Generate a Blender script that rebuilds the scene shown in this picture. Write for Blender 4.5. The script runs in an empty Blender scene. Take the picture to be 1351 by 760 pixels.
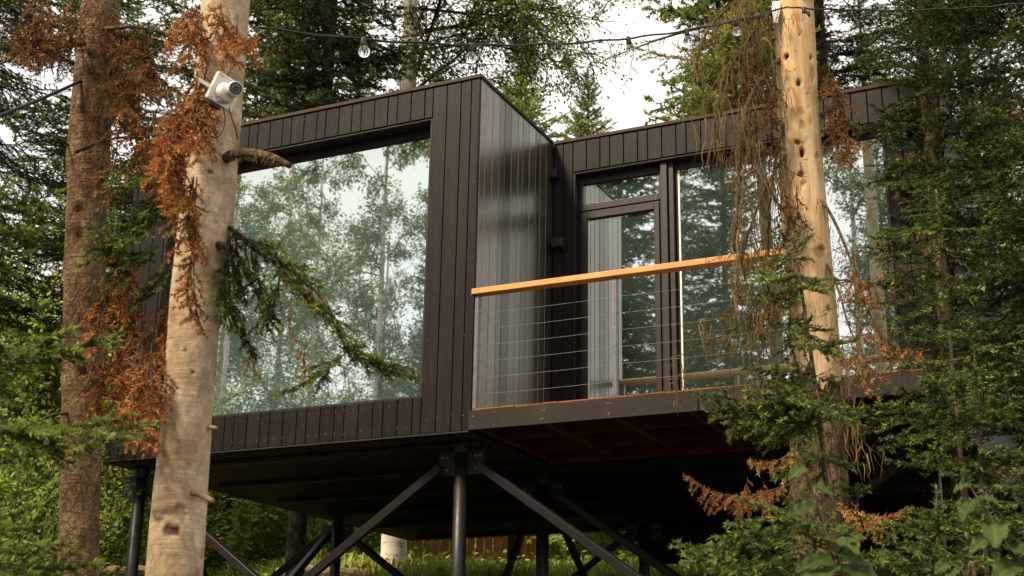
import bpy, math, random
import numpy as np
from mathutils import Vector, Matrix, Quaternion

scene = bpy.context.scene
COL = scene.collection
PI = math.pi

# ------------------------------------------------------------------ camera
CAM = np.array([4.735, -9.033, -2.146])
PITCH, ROLL, YAW, FPX = 0.313, 0.019, -0.453, 1791.0
_cp, _sp = math.cos(PITCH), math.sin(PITCH)
FW = np.array([math.sin(YAW) * _cp, math.cos(YAW) * _cp, _sp])
_r0 = np.array([math.cos(YAW), -math.sin(YAW), 0.0])
_u0 = np.cross(_r0, FW)
RT = _r0 * math.cos(ROLL) + _u0 * math.sin(ROLL)
UP = _u0 * math.cos(ROLL) - _r0 * math.sin(ROLL)
cam_d = bpy.data.cameras.new('camera')
cam = bpy.data.objects.new('camera', cam_d)
COL.objects.link(cam)
cam.matrix_world = Matrix(((RT[0], UP[0], -FW[0], CAM[0]), (RT[1], UP[1], -FW[1], CAM[1]),
                           (RT[2], UP[2], -FW[2], CAM[2]), (0, 0, 0, 1)))
cam_d.sensor_width = 36.0
cam_d.lens = FPX / 1351.0 * 36.0
cam_d.clip_start, cam_d.clip_end = 0.05, 2000.0
cam_d.dof.use_dof = True
cam_d.dof.focus_distance = 8.6
cam_d.dof.aperture_fstop = 5.6
scene.camera = cam

# ------------------------------------------------------------------ sky, sun, exposure
SUN_AZ = (-0.42, -0.91)          # direction towards the sun, seen from above (behind and left of the viewer)
SUN_EL = math.radians(47)
world = bpy.data.worlds.new('World')
scene.world = world
world.use_nodes = True
wn = world.node_tree
wn.nodes.clear()
def nd(nt, t, **kw):
    n = nt.nodes.new(t)
    for k, v in kw.items():
        setattr(n, k, v)
    return n
w_out = nd(wn, 'ShaderNodeOutputWorld')
w_bg = nd(wn, 'ShaderNodeBackground')
w_sky = nd(wn, 'ShaderNodeTexSky', sky_type='NISHITA')
w_sky.sun_disc = False
w_sky.sun_elevation = SUN_EL
w_sky.sun_rotation = math.atan2(SUN_AZ[0], SUN_AZ[1])
w_co = nd(wn, 'ShaderNodeTexCoord')
w_no = nd(wn, 'ShaderNodeTexNoise')
w_no.inputs['Scale'].default_value = 2.2
w_no.inputs['Detail'].default_value = 5.0
w_rm = nd(wn, 'ShaderNodeMapRange')
w_rm.inputs['From Min'].default_value = 0.30
w_rm.inputs['From Max'].default_value = 0.62
w_rm.inputs['To Min'].default_value = 0.72
w_rm.inputs['To Max'].default_value = 1.0
w_mx = nd(wn, 'ShaderNodeMixRGB')
w_mx.inputs[2].default_value = (5.9, 5.6, 5.2, 1)
wn.links.new(w_co.outputs['Generated'], w_no.inputs['Vector'])
wn.links.new(w_no.outputs['Fac'], w_rm.inputs['Value'])
wn.links.new(w_rm.outputs['Result'], w_mx.inputs[0])
wn.links.new(w_sky.outputs['Color'], w_mx.inputs[1])
wn.links.new(w_mx.outputs['Color'], w_bg.inputs['Color'])
w_bg.inputs['Strength'].default_value = 0.10
wn.links.new(w_bg.outputs['Background'], w_out.inputs['Surface'])

sun_d = bpy.data.lights.new('sun', 'SUN')
sun_d.energy = 3.6
sun_d.angle = math.radians(10)
sun_d.color = (1.0, 0.83, 0.60)
sun = bpy.data.objects.new('sun', sun_d)
COL.objects.link(sun)
_sd = Vector((SUN_AZ[0] * math.cos(SUN_EL), SUN_AZ[1] * math.cos(SUN_EL), math.sin(SUN_EL))).normalized()
sun.rotation_euler = _sd.to_track_quat('Z', 'Y').to_euler()
sun.location = (0, -20, 30)

vs = scene.view_settings
vs.view_transform = 'Standard'
vs.look = 'None'
vs.exposure = 1.3
vs.gamma = 1.0
vs.use_curve_mapping = False
scene.cycles.max_bounces = 8
scene.cycles.diffuse_bounces = 3
scene.cycles.glossy_bounces = 4
scene.cycles.transmission_bounces = 4
scene.cycles.use_denoising = True

# ------------------------------------------------------------------ points and helpers
NEAR = 1.0
def at(px, py, d):
    """a point of the place: d metres (over ground) from the viewer along a sight line"""
    d = d * NEAR
    v = FW + RT * (px - 675.5) / FPX + UP * (380.0 - py) / FPX
    return CAM + v * (d / math.hypot(v[0], v[1]))

def width_at(w, P):
    return w * float((np.asarray(P) - CAM) @ FW) / FPX

_GY = np.array([-200, -60, -30, -9, -3, 0, 3.5, 6, 8, 14, 18, 60, 200.0])
_GZ = np.array([-9, -5.5, -4.6, -3.75, -2.6, -2.00, -1.02, -0.46, -0.2, 0.45, 2.6, 6.5, 16.0])
def ground_z(x, y):
    return np.interp(y, _GY, _GZ) + 0.10 * np.sin(x * 0.7 + y * 0.31) * np.sin(y * 0.53 - x * 0.2) - 0.012 * np.asarray(x)

def tag(o, label=None, cat=None, group=None, kind=None):
    if label: o['label'] = label
    if cat: o['category'] = cat
    if group: o['group'] = group
    if kind: o['kind'] = kind
    return o

def empty(name, loc, label, cat, group=None):
    o = bpy.data.objects.new(name, None)
    o.empty_display_size = 0.2
    o.location = [float(c) for c in loc]
    COL.objects.link(o)
    return tag(o, label, cat, group)

def link(name, mesh, parent=None):
    o = bpy.data.objects.new(name, mesh)
    COL.objects.link(o)
    if parent is not None:
        o.parent = parent
    return o

def np_mesh(name, V, T, mats, tint=None, midx=None, smooth=False, nside=3):
    me = bpy.data.meshes.new(name)
    V = np.ascontiguousarray(V, dtype=np.float32)
    T = np.ascontiguousarray(T, dtype=np.int32)
    me.vertices.add(len(V))
    me.vertices.foreach_set('co', V.ravel())
    me.loops.add(T.size)
    me.loops.foreach_set('vertex_index', T.ravel())
    me.polygons.add(len(T))
    me.polygons.foreach_set('loop_start', np.arange(0, T.size, nside, dtype=np.int32))
    for m in (mats if isinstance(mats, (list, tuple)) else [mats]):
        me.materials.append(m)
    if midx is not None:
        me.polygons.foreach_set('material_index', np.ascontiguousarray(midx, dtype=np.int32))
    if smooth:
        me.polygons.foreach_set('use_smooth', np.ones(len(T), dtype=bool))
    if tint is not None:
        a = me.attributes.new('tint', 'FLOAT', 'POINT')
        a.data.foreach_set('value', np.ascontiguousarray(tint, dtype=np.float32))
    me.update(calc_edges=True)
    return me

class MB:
    """collects boxes, bars and tubes for ONE mesh object"""
    def __init__(s):
        s.v, s.f = [], []
    def box(s, x0, x1, y0, y1, z0, z1):
        b = len(s.v)
        s.v += [(x, y, z) for z in (z0, z1) for y in (y0, y1) for x in (x0, x1)]
        s.f += [tuple(b + i for i in q) for q in ((0, 2, 3, 1), (4, 5, 7, 6), (0, 1, 5, 4), (2, 6, 7, 3), (0, 4, 6, 2), (1, 3, 7, 5))]
        return s
    def bar(s, A, B, w, h, up=(0, 0, 1)):
        A, B = Vector(A), Vector(B)
        d = (B - A).normalized()
        u = Vector(up)
        sd = d.cross(u)
        if sd.length < 1e-4:
            sd = d.cross(Vector((0, 1, 0)))
        sd.normalize()
        u = sd.cross(d)
        b = len(s.v)
        for P in (A, B):
            for a, c in ((-1, -1), (1, -1), (1, 1), (-1, 1)):
                s.v.append(tuple(P + sd * (a * w / 2) + u * (c * h / 2)))
        s.f += [tuple(b + i for i in q) for q in ((3, 2, 1, 0), (4, 5, 6, 7), (0, 1, 5, 4), (1, 2, 6, 5), (2, 3, 7, 6), (3, 0, 4, 7))]
        return s
    def tube(s, pts, rad, n=8, cap=True):
        pts = [Vector(p) for p in pts]
        b = len(s.v)
        rads = rad if isinstance(rad, (list, tuple)) else [rad] * len(pts)
        ref = None
        for i, P in enumerate(pts):
            d = (pts[min(i + 1, len(pts) - 1)] - pts[max(i - 1, 0)]).normalized()
            if ref is None:
                ref = d.orthogonal().normalized()
            ref = (ref - d * ref.dot(d)).normalized()
            bi = d.cross(ref)
            for k in range(n):
                a = 2 * PI * k / n
                s.v.append(tuple(P + (ref * math.cos(a) + bi * math.sin(a)) * rads[i]))
        for i in range(len(pts) - 1):
            for k in range(n):
                k2 = (k + 1) % n
                s.f.append((b + i * n + k, b + i * n + k2, b + (i + 1) * n + k2, b + (i + 1) * n + k))
        if cap:
            s.f.append(tuple(b + k for k in reversed(range(n))))
            e = b + (len(pts) - 1) * n
            s.f.append(tuple(e + k for k in range(n)))
        return s
    def lathe(s, prof, O, ax, n=20):
        """prof: (distance along ax, radius)"""
        O, ax = Vector(O), Vector(ax).normalized()
        s.tube([O + ax * p[0] for p in prof], [p[1] for p in prof], n) if False else None
        r = ax.orthogonal().normalized()
        bi = ax.cross(r)
        b = len(s.v)
        for h, rad in prof:
            for k in range(n):
                a = 2 * PI * k / n
                s.v.append(tuple(O + ax * h + (r * math.cos(a) + bi * math.sin(a)) * rad))
        for i in range(len(prof) - 1):
            for k in range(n):
                k2 = (k + 1) % n
                s.f.append((b + i * n + k, b + i * n + k2, b + (i + 1) * n + k2, b + (i + 1) * n + k))
        s.f.append(tuple(b + k for k in reversed(range(n))))
        e = b + (len(prof) - 1) * n
        s.f.append(tuple(e + k for k in range(n)))
        return s
    def build(s, name, mat, parent=None, bevel=0.0, smooth=False):
        me = bpy.data.meshes.new(name)
        me.from_pydata(s.v, [], s.f)
        me.materials.append(mat)
        if smooth:
            me.polygons.foreach_set('use_smooth', np.ones(len(me.polygons), dtype=bool))
        me.update()
        o = link(name, me, parent)
        if bevel:
            m = o.modifiers.new('bevel', 'BEVEL')
            m.width = bevel
            m.segments = 1
            m.limit_method = 'ANGLE'
        return o

# ------------------------------------------------------------------ materials
def new_mat(name):
    m = bpy.data.materials.new(name)
    m.use_nodes = True
    nt = m.node_tree
    nt.nodes.clear()
    out = nd(nt, 'ShaderNodeOutputMaterial')
    return m, nt, out

def ramp(nt, stops):
    r = nd(nt, 'ShaderNodeValToRGB')
    el = r.color_ramp.elements
    while len(el) < len(stops):
        el.new(0.5)
    for e, (p, c) in zip(el, stops):
        e.position = p
        e.color = (c[0], c[1], c[2], 1)
    return r

def coords(nt, scale=(1, 1, 1), kind='Object'):
    c = nd(nt, 'ShaderNodeTexCoord')
    mp = nd(nt, 'ShaderNodeMapping')
    mp.inputs['Scale'].default_value = scale
    nt.links.new(c.outputs[kind], mp.inputs['Vector'])
    return mp.outputs['Vector']

def noise(nt, vec, scale, detail=4.0, rough=0.55, dist=0.0):
    n = nd(nt, 'ShaderNodeTexNoise')
    n.inputs['Scale'].default_value = scale
    n.inputs['Detail'].default_value = detail
    n.inputs['Roughness'].default_value = rough
    n.inputs['Distortion'].default_value = dist
    nt.links.new(vec, n.inputs['Vector'])
    return n.outputs['Fac']

def mixc(nt, fac, a, b, mode='MIX'):
    m = nd(nt, 'ShaderNodeMixRGB', blend_type=mode)
    for i, v in ((0, fac), (1, a), (2, b)):
        if isinstance(v, (int, float)):
            m.inputs[i].default_value = v
        elif isinstance(v, tuple):
            m.inputs[i].default_value = (v[0], v[1], v[2], 1)
        else:
            nt.links.new(v, m.inputs[i])
    return m.outputs['Color']

def math_n(nt, op, a, b=0.0, clamp=False):
    m = nd(nt, 'ShaderNodeMath', operation=op, use_clamp=clamp)
    for i, v in ((0, a), (1, b)):
        if isinstance(v, (int, float)):
            m.inputs[i].default_value = v
        else:
            nt.links.new(v, m.inputs[i])
    return m.outputs['Value']

def principled(nt, out, color, rough=0.6, spec=0.4, bump=None, bump_s=0.3, bump_d=0.01, metal=0.0):
    b = nd(nt, 'ShaderNodeBsdfPrincipled')
    for key, v in (('Base Color', color), ('Roughness', rough)):
        if isinstance(v, (int, float)):
            b.inputs[key].default_value = v
        elif isinstance(v, tuple):
            b.inputs[key].default_value = (v[0], v[1], v[2], 1)
        else:
            nt.links.new(v, b.inputs[key])
    b.inputs['Specular IOR Level'].default_value = spec
    b.inputs['Metallic'].default_value = metal
    if bump is not None:
        bp = nd(nt, 'ShaderNodeBump')
        bp.inputs['Strength'].default_value = bump_s
        bp.inputs['Distance'].default_value = bump_d
        nt.links.new(bump, bp.inputs['Height'])
        nt.links.new(bp.outputs['Normal'], b.inputs['Normal'])
    nt.links.new(b.outputs['BSDF'], out.inputs['Surface'])
    return b

def leaf_mat(name, stops, trans=0.3, rough=0.5, spec=0.3, tr_gain=(1.15, 1.2, 0.7)):
    m, nt, out = new_mat(name)
    a = nd(nt, 'ShaderNodeAttribute', attribute_name='tint')
    r = ramp(nt, stops)
    nt.links.new(a.outputs['Fac'], r.inputs['Fac'])
    b = nd(nt, 'ShaderNodeBsdfPrincipled')
    nt.links.new(r.outputs['Color'], b.inputs['Base Color'])
    b.inputs['Roughness'].default_value = rough
    b.inputs['Specular IOR Level'].default_value = spec
    t = nd(nt, 'ShaderNodeBsdfTranslucent')
    nt.links.new(mixc(nt, 1.0, r.outputs['Color'], tr_gain, 'MULTIPLY'), t.inputs['Color'])
    mx = nd(nt, 'ShaderNodeMixShader')
    mx.inputs['Fac'].default_value = trans
    nt.links.new(b.outputs['BSDF'], mx.inputs[1])
    nt.links.new(t.outputs['BSDF'], mx.inputs[2])
    nt.links.new(mx.outputs['Shader'], out.inputs['Surface'])
    return m

M = {}
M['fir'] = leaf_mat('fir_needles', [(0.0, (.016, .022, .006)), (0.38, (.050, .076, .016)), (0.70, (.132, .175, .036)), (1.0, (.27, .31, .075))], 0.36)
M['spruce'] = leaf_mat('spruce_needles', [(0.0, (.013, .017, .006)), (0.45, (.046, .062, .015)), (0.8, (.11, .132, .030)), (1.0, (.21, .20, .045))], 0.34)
M['sunny'] = leaf_mat('sunlit_spruce_needles', [(0.0, (.10, .13, .028)), (0.5, (.235, .275, .06)), (1.0, (.42, .43, .12))], 0.3)  # brighter, yellower spruce needles: the sunlight on them put into the colour
M['rust'] = leaf_mat('dead_needles', [(0.0, (.10, .042, .016)), (0.45, (.36, .145, .045)), (1.0, (.62, .32, .12))], 0.3, .7, .15, (1.1, .9, .7))
M['brown'] = leaf_mat('withered_needles', [(0.0, (.09, .045, .018)), (0.5, (.30, .145, .052)), (1.0, (.50, .28, .11))], 0.25, .75, .15, (1.1, .9, .7))
M['lichen'] = leaf_mat('beard_lichen', [(0.0, (.075, .048, .018)), (0.5, (.19, .130, .052)), (1.0, (.36, .28, .125))], 0.35, .85, .1, (1, .95, .8))
M['birch_leaf'] = leaf_mat('birch_leaves', [(0.0, (.060, .068, .012)), (0.5, (.135, .165, .032)), (1.0, (.27, .29, .065))], 0.58)
M['shrub_leaf'] = leaf_mat('shrub_leaves', [(0.0, (.065, .088, .017)), (0.5, (.135, .20, .042)), (1.0, (.28, .35, .09))], 0.5)
M['willow_leaf'] = leaf_mat('willow_leaves', [(0.0, (.028, .050, .010)), (0.5, (.065, .105, .020)), (1.0, (.16, .20, .045))], 0.42, .5, .22)
M['grass'] = leaf_mat('grass_blades', [(0.0, (.10, .135, .026)), (0.5, (.22, .27, .05)), (1.0, (.40, .42, .11))], 0.4)

def bark_mat(name, dark, mid, light, zs=0.35, scale=9.0, bump=0.8, lich=(.16, .14, .08), lich_f=0.45, rough=.9, flake=16.0, cracks=.5, wrinkle=0.0):
    m, nt, out = new_mat(name)
    v = coords(nt, (1, 1, zs))
    n1 = noise(nt, v, scale, 8, .68, .5)
    n2 = noise(nt, coords(nt, (1, 1, .7)), scale * 7, 6, .75)
    n3 = noise(nt, coords(nt), 2.6, 6, .7)
    vo = nd(nt, 'ShaderNodeTexVoronoi', feature='DISTANCE_TO_EDGE')
    vo.inputs['Scale'].default_value = flake
    wv = nd(nt, 'ShaderNodeVectorMath', operation='ADD')
    nt.links.new(v, wv.inputs[0])
    sc = nd(nt, 'ShaderNodeVectorMath', operation='SCALE'); sc.inputs['Scale'].default_value = .12
    nz = nd(nt, 'ShaderNodeTexNoise'); nz.inputs['Scale'].default_value = scale * 1.6; nz.inputs['Detail'].default_value = 4
    nt.links.new(v, nz.inputs['Vector']); nt.links.new(nz.outputs['Color'], sc.inputs[0]); nt.links.new(sc.outputs[0], wv.inputs[1])
    nt.links.new(wv.outputs[0], vo.inputs['Vector'])
    crack = nd(nt, 'ShaderNodeMapRange'); crack.inputs['From Min'].default_value = .0; crack.inputs['From Max'].default_value = .16
    nt.links.new(vo.outputs['Distance'], crack.inputs['Value'])
    r = ramp(nt, [(.36, dark), (.50, mid), (.66, light)])
    nt.links.new(n1, r.inputs['Fac'])
    r2 = nd(nt, 'ShaderNodeMapRange'); r2.inputs['From Min'].default_value = .42; r2.inputs['From Max'].default_value = .62
    nt.links.new(n2, r2.inputs['Value'])
    c = mixc(nt, math_n(nt, 'MULTIPLY', r2.outputs['Result'], .55), r.outputs['Color'], dark)
    c = mixc(nt, math_n(nt, 'MULTIPLY', math_n(nt, 'SUBTRACT', 1.0, crack.outputs['Result']), cracks), c, tuple(x * .45 for x in dark))
    lf = nd(nt, 'ShaderNodeMapRange')
    lf.inputs['From Min'].default_value = .50
    lf.inputs['From Max'].default_value = .64
    lf.inputs['To Max'].default_value = lich_f
    nt.links.new(n3, lf.inputs['Value'])
    c = mixc(nt, lf.outputs['Result'], c, lich)
    h = math_n(nt, 'ADD', math_n(nt, 'ADD', n1, math_n(nt, 'MULTIPLY', n2, .6)), math_n(nt, 'MULTIPLY', crack.outputs['Result'], cracks))
    if wrinkle:
        wr = noise(nt, coords(nt, (1, 1, 12)), 5, 5, .7, .3)
        wr2 = noise(nt, coords(nt, (1, 1, 1.2)), 75, 3, .6)
        wm = nd(nt, 'ShaderNodeMapRange'); wm.inputs['From Min'].default_value = .46; wm.inputs['From Max'].default_value = .66; wm.inputs['To Max'].default_value = wrinkle
        nt.links.new(wr, wm.inputs['Value'])
        c = mixc(nt, wm.outputs['Result'], c, tuple(x * .55 for x in dark))
        sm = nd(nt, 'ShaderNodeMapRange'); sm.inputs['From Min'].default_value = .62; sm.inputs['From Max'].default_value = .70; sm.inputs['To Max'].default_value = wrinkle * 1.6
        nt.links.new(wr2, sm.inputs['Value'])
        c = mixc(nt, sm.outputs['Result'], c, tuple(x * .35 for x in dark))
        h = math_n(nt, 'ADD', h, math_n(nt, 'MULTIPLY', wr, .9))
    principled(nt, out, c, rough, .2, h, min(1, bump + .2), .03)
    return m

M['bark_brown'] = bark_mat('scaly_brown_bark', (.085, .046, .022), (.27, .16, .082), (.52, .36, .21), .6, 10, .9, (.30, .20, .09), .5, .9, 30, .34, .25)
M['bark_grey'] = bark_mat('grey_fir_bark', (.24, .165, .10), (.50, .38, .25), (.68, .57, .41), .9, 6, .12, (.34, .22, .11), .70, .85, 14, .06, .13)
M['bark_dark'] = bark_mat('dark_bark', (.02, .014, .009), (.06, .042, .028), (.12, .09, .06), .4, 10, .8)
M['bark_moss'] = bark_mat('mossy_bark', (.05, .032, .018), (.13, .09, .052), (.25, .19, .115), .5, 12, 1.0, (.15, .125, .045), .7)
M['twig'] = bark_mat('twig_bark', (.045, .028, .016), (.10, .07, .042), (.20, .15, .10), 1, 20, .3)
M['lichen_limb'] = bark_mat('lichened_limb', (.09, .06, .032), (.21, .15, .085), (.34, .27, .16), 1, 25, 1.0, (.27, .23, .12), .6)

def birch_mat():
    m, nt, out = new_mat('birch_bark')
    n1 = noise(nt, coords(nt, (1.2, 1.2, 9)), 2.2, 5, .6, .3)
    n2 = noise(nt, coords(nt), 3.0, 4, .6)
    r = ramp(nt, [(.30, (.06, .045, .035)), (.38, (.50, .43, .34)), (.50, (.76, .70, .60)), (.8, (.84, .79, .70))])
    nt.links.new(n1, r.inputs['Fac'])
    c = mixc(nt, math_n(nt, 'MULTIPLY', n2, .5), r.outputs['Color'], (.50, .38, .26))
    principled(nt, out, c, .75, .25, n1, .3, .01)
    return m
M['birch'] = birch_mat()

def stripped_mat():
    m, nt, out = new_mat('bare_stripped_wood')
    a = nd(nt, 'ShaderNodeAttribute', attribute_name='tint')
    n1 = noise(nt, coords(nt, (1, 1, .05)), 34, 8, .7, .3)
    n0 = noise(nt, coords(nt, (1, 1, .22)), 7, 5, .65, .6)
    n2 = noise(nt, coords(nt, (1, 1, .5)), 6.5, 6, .65, .7)
    n3 = noise(nt, coords(nt, (1, 1, .7)), 42, 4, .6, .2)
    n5 = noise(nt, coords(nt, (1, 1, .04)), 90, 3, .6, .2)
    r = ramp(nt, [(.32, (.30, .17, .068)), (.48, (.50, .33, .165)), (.70, (.62, .46, .27))])
    nt.links.new(n1, r.inputs['Fac'])
    g = nd(nt, 'ShaderNodeMapRange')
    g.inputs['From Min'].default_value = .50
    g.inputs['From Max'].default_value = .72
    g.inputs['To Max'].default_value = .6
    nt.links.new(n0, g.inputs['Value'])
    c = mixc(nt, g.outputs['Result'], r.outputs['Color'], (.66, .53, .36))
    st = nd(nt, 'ShaderNodeMapRange')
    st.inputs['From Min'].default_value = .57
    st.inputs['From Max'].default_value = .63
    nt.links.new(n2, st.inputs['Value'])
    c = mixc(nt, math_n(nt, 'MULTIPLY', st.outputs['Result'], .8), c, (.33, .135, .042))
    sp = nd(nt, 'ShaderNodeMapRange')
    sp.inputs['From Min'].default_value = .655
    sp.inputs['From Max'].default_value = .70
    nt.links.new(n3, sp.inputs['Value'])
    c = mixc(nt, math_n(nt, 'MULTIPLY', sp.outputs['Result'], .8), c, (.13, .055, .02))
    ck = nd(nt, 'ShaderNodeMapRange')
    ck.inputs['From Min'].default_value = .66
    ck.inputs['From Max'].default_value = .74
    nt.links.new(n5, ck.inputs['Value'])
    c = mixc(nt, math_n(nt, 'MULTIPLY', ck.outputs['Result'], .5), c, (.16, .08, .035))
    dk = mixc(nt, a.outputs['Fac'], (.30, .115, .04), (.030, .011, .005))
    c = mixc(nt, a.outputs['Fac'], c, dk)
    principled(nt, out, c, .8, .15, math_n(nt, 'ADD', n1, n2), .5, .008)
    return m
M['stripped'] = stripped_mat()

def stained_wood(name, base, light, rough=.36, streak='Z', spec=.5, knots=True):
    m, nt, out = new_mat(name)
    sc = {'Z': (1, 1, .045), 'X': (.045, 1, 1), 'Y': (1, .045, 1)}[streak]
    g = nd(nt, 'ShaderNodeNewGeometry')
    off = nd(nt, 'ShaderNodeVectorMath', operation='SCALE')
    cb = nd(nt, 'ShaderNodeCombineXYZ')
    nt.links.new(g.outputs['Random Per Island'], cb.inputs[0])
    nt.links.new(g.outputs['Random Per Island'], cb.inputs[2])
    nt.links.new(cb.outputs[0], off.inputs[0])
    off.inputs['Scale'].default_value = 17.0
    ad = nd(nt, 'ShaderNodeVectorMath', operation='ADD')
    nt.links.new(coords(nt, sc), ad.inputs[0])
    nt.links.new(off.outputs[0], ad.inputs[1])
    n1 = noise(nt, ad.outputs[0], 42, 6, .7, .8)
    n2 = noise(nt, coords(nt), 2.6, 5, .6)
    n4 = noise(nt, coords(nt), 24, 3, .6)
    f = math_n(nt, 'ADD', math_n(nt, 'MULTIPLY', n1, .55), math_n(nt, 'MULTIPLY', g.outputs['Random Per Island'], .45))
    r = ramp(nt, [(.22, base), (.85, light)])
    nt.links.new(f, r.inputs['Fac'])
    worn = tuple(min(1, c * 1.5 + .002) for c in light)
    wf = nd(nt, 'ShaderNodeMapRange')
    wf.inputs['From Min'].default_value = .50
    wf.inputs['From Max'].default_value = .78
    wf.inputs['To Max'].default_value = .55
    nt.links.new(n2, wf.inputs['Value'])
    c = mixc(nt, wf.outputs['Result'], r.outputs['Color'], worn)
    ro = math_n(nt, 'ADD', math_n(nt, 'MULTIPLY', n1, .22), rough - .08)
    ro = math_n(nt, 'ADD', ro, math_n(nt, 'MULTIPLY', n4, .08))
    principled(nt, out, c, ro, spec, n1, .35, .004)
    return m
M['cladding'] = stained_wood('black_stained_boards', (.0050, .0037, .0030), (.0120, .0087, .0070), .32, 'Z', .16)
M['cladding_sheen'] = stained_wood('sheen_boards', (.006, .0048, .0034), (.060, .048, .030), .24, 'Z', .6)  # paler, warmer copy of the boards: side wall's reflected sheen put into colour
_b = [n for n in M['cladding_sheen'].node_tree.nodes if n.type == 'BSDF_PRINCIPLED'][0]
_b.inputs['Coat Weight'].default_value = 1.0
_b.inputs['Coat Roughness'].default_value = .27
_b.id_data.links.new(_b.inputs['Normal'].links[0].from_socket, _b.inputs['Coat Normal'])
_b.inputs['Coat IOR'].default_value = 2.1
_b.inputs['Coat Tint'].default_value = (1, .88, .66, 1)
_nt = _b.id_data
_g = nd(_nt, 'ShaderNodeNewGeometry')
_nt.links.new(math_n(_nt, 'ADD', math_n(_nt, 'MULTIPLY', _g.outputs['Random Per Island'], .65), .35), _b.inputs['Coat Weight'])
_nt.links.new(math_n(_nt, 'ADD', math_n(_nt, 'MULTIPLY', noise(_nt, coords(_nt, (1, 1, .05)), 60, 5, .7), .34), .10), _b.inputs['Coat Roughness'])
M['trim'] = stained_wood('black_trim', (.008, .006, .0055), (.016, .012, .011), .5, 'X', .2)
M['fascia'] = stained_wood('dark_fascia', (.010, .0075, .006), (.022, .0165, .0135), .5, 'X', .14)
M['joist'] = stained_wood('brown_joists', (.040, .0150, .0062), (.085, .032, .013), .7, 'Y', .2)
M['decking'] = stained_wood('orange_brown_decking', (.085, .032, .010), (.22, .085, .025), .7, 'Y', .2)
M['handrail'] = stained_wood('honey_handrail', (.29, .132, .038), (.46, .235, .075), .55, 'X', .4)
M['fence'] = stained_wood('orange_plank', (.40, .17, .075), (.62, .30, .14), .7, 'Z', .25)
M['log'] = stained_wood('weathered_log', (.16, .10, .055), (.30, .20, .115), .8, 'X', .2)
M['roof_edge'] = stained_wood('rusty_roof_edge', (.014, .010, .008), (.045, .024, .013), .6, 'X', .2)

def plain(name, col, rough=.5, spec=.5, metal=0.0, ns=30, nv=.25, bump=.05):
    m, nt, out = new_mat(name)
    n1 = noise(nt, coords(nt), ns, 5, .6)
    c = mixc(nt, n1, tuple(x * (1 - nv) for x in col), tuple(min(1, x * (1 + nv)) for x in col))
    ro = math_n(nt, 'ADD', math_n(nt, 'MULTIPLY', n1, .2), rough - .1)
    principled(nt, out, c, ro, spec, n1, bump, .003, metal)
    return m
M['steel'] = plain('dark_painted_steel', (.010, .008, .0075), .45, .3, 0, 12)
M['frame'] = plain('dark_window_frame', (.014, .0105, .0095), .42, .35, 0, 20)
M['underside'] = plain('dark_profiled_sheet', (.040, .030, .018), .45, .5, .3, 9, .4)
M['backing'] = plain('black_backing', (.010, .008, .008), .8, .2)
M['cable'] = plain('black_cable', (.012, .011, .012), .5, .4)
M['white_plastic'] = plain('white_plastic', (.74, .72, .68), .35, .5, 0, 25, .06)
M['lens_black'] = plain('black_lens', (.010, .010, .012), .12, .6, 0, 40, .2, 0)
M['led'] = plain('grey_led', (.30, .30, .30), .25, .5)
M['spacer'] = plain('pale_spacer', (.66, .63, .57), .5, .4, 0, 40, .1)
M['wire'] = plain('steel_wire', (.16, .12, .10), .5, .4, .7, 40, .3)
M['post_metal'] = plain('grey_metal_post', (.16, .15, .17), .35, .6, .6, 30)
M['litter'] = plain('leaf_litter', (.10, .05, .022), .95, .1, 0, 60, .7, .6)

def glass_mat(name, haze, refl=.62, tintc=(.88, .97, .95)):
    """coated pane: a mirror-like coating over a pale blind close behind it"""
    m, nt, out = new_mat(name)
    d = nd(nt, 'ShaderNodeBsdfDiffuse')
    n1 = noise(nt, coords(nt), 1.3, 3, .5)
    nt.links.new(mixc(nt, n1, tuple(c * .75 for c in haze), tuple(c * 1.25 for c in haze)), d.inputs['Color'])
    gl = nd(nt, 'ShaderNodeBsdfGlossy')
    gl.inputs['Color'].default_value = (*tintc, 1)
    gl.inputs['Roughness'].default_value = .011
    bp = nd(nt, 'ShaderNodeBump')
    bp.inputs['Strength'].default_value = .007
    bp.inputs['Distance'].default_value = .02
    nt.links.new(noise(nt, coords(nt), 3.5, 2, .5), bp.inputs['Height'])
    nt.links.new(bp.outputs['Normal'], gl.inputs['Normal'])
    mx = nd(nt, 'ShaderNodeMixShader')
    mx.inputs['Fac'].default_value = refl
    nt.links.new(d.outputs['BSDF'], mx.inputs[1])
    nt.links.new(gl.outputs['BSDF'], mx.inputs[2])
    nt.links.new(mx.outputs['Shader'], out.inputs['Surface'])
    return m
M['pane_hazy'] = glass_mat('green_reflecting_pane', (.075, .118, .112), .64)
M['pane_dark'] = glass_mat('dark_reflecting_pane', (.045, .070, .062), .66, (.93, .97, .95))

def bulb_mat():
    m, nt, out = new_mat('clear_bulb')
    b = nd(nt, 'ShaderNodeBsdfPrincipled')
    b.inputs['Base Color'].default_value = (.95, .97, 1, 1)
    b.inputs['Roughness'].default_value = .05
    b.inputs['Transmission Weight'].default_value = 1.0
    b.inputs['IOR'].default_value = 1.3
    nt.links.new(b.outputs['BSDF'], out.inputs['Surface'])
    return m
M['bulb'] = bulb_mat()

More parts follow.
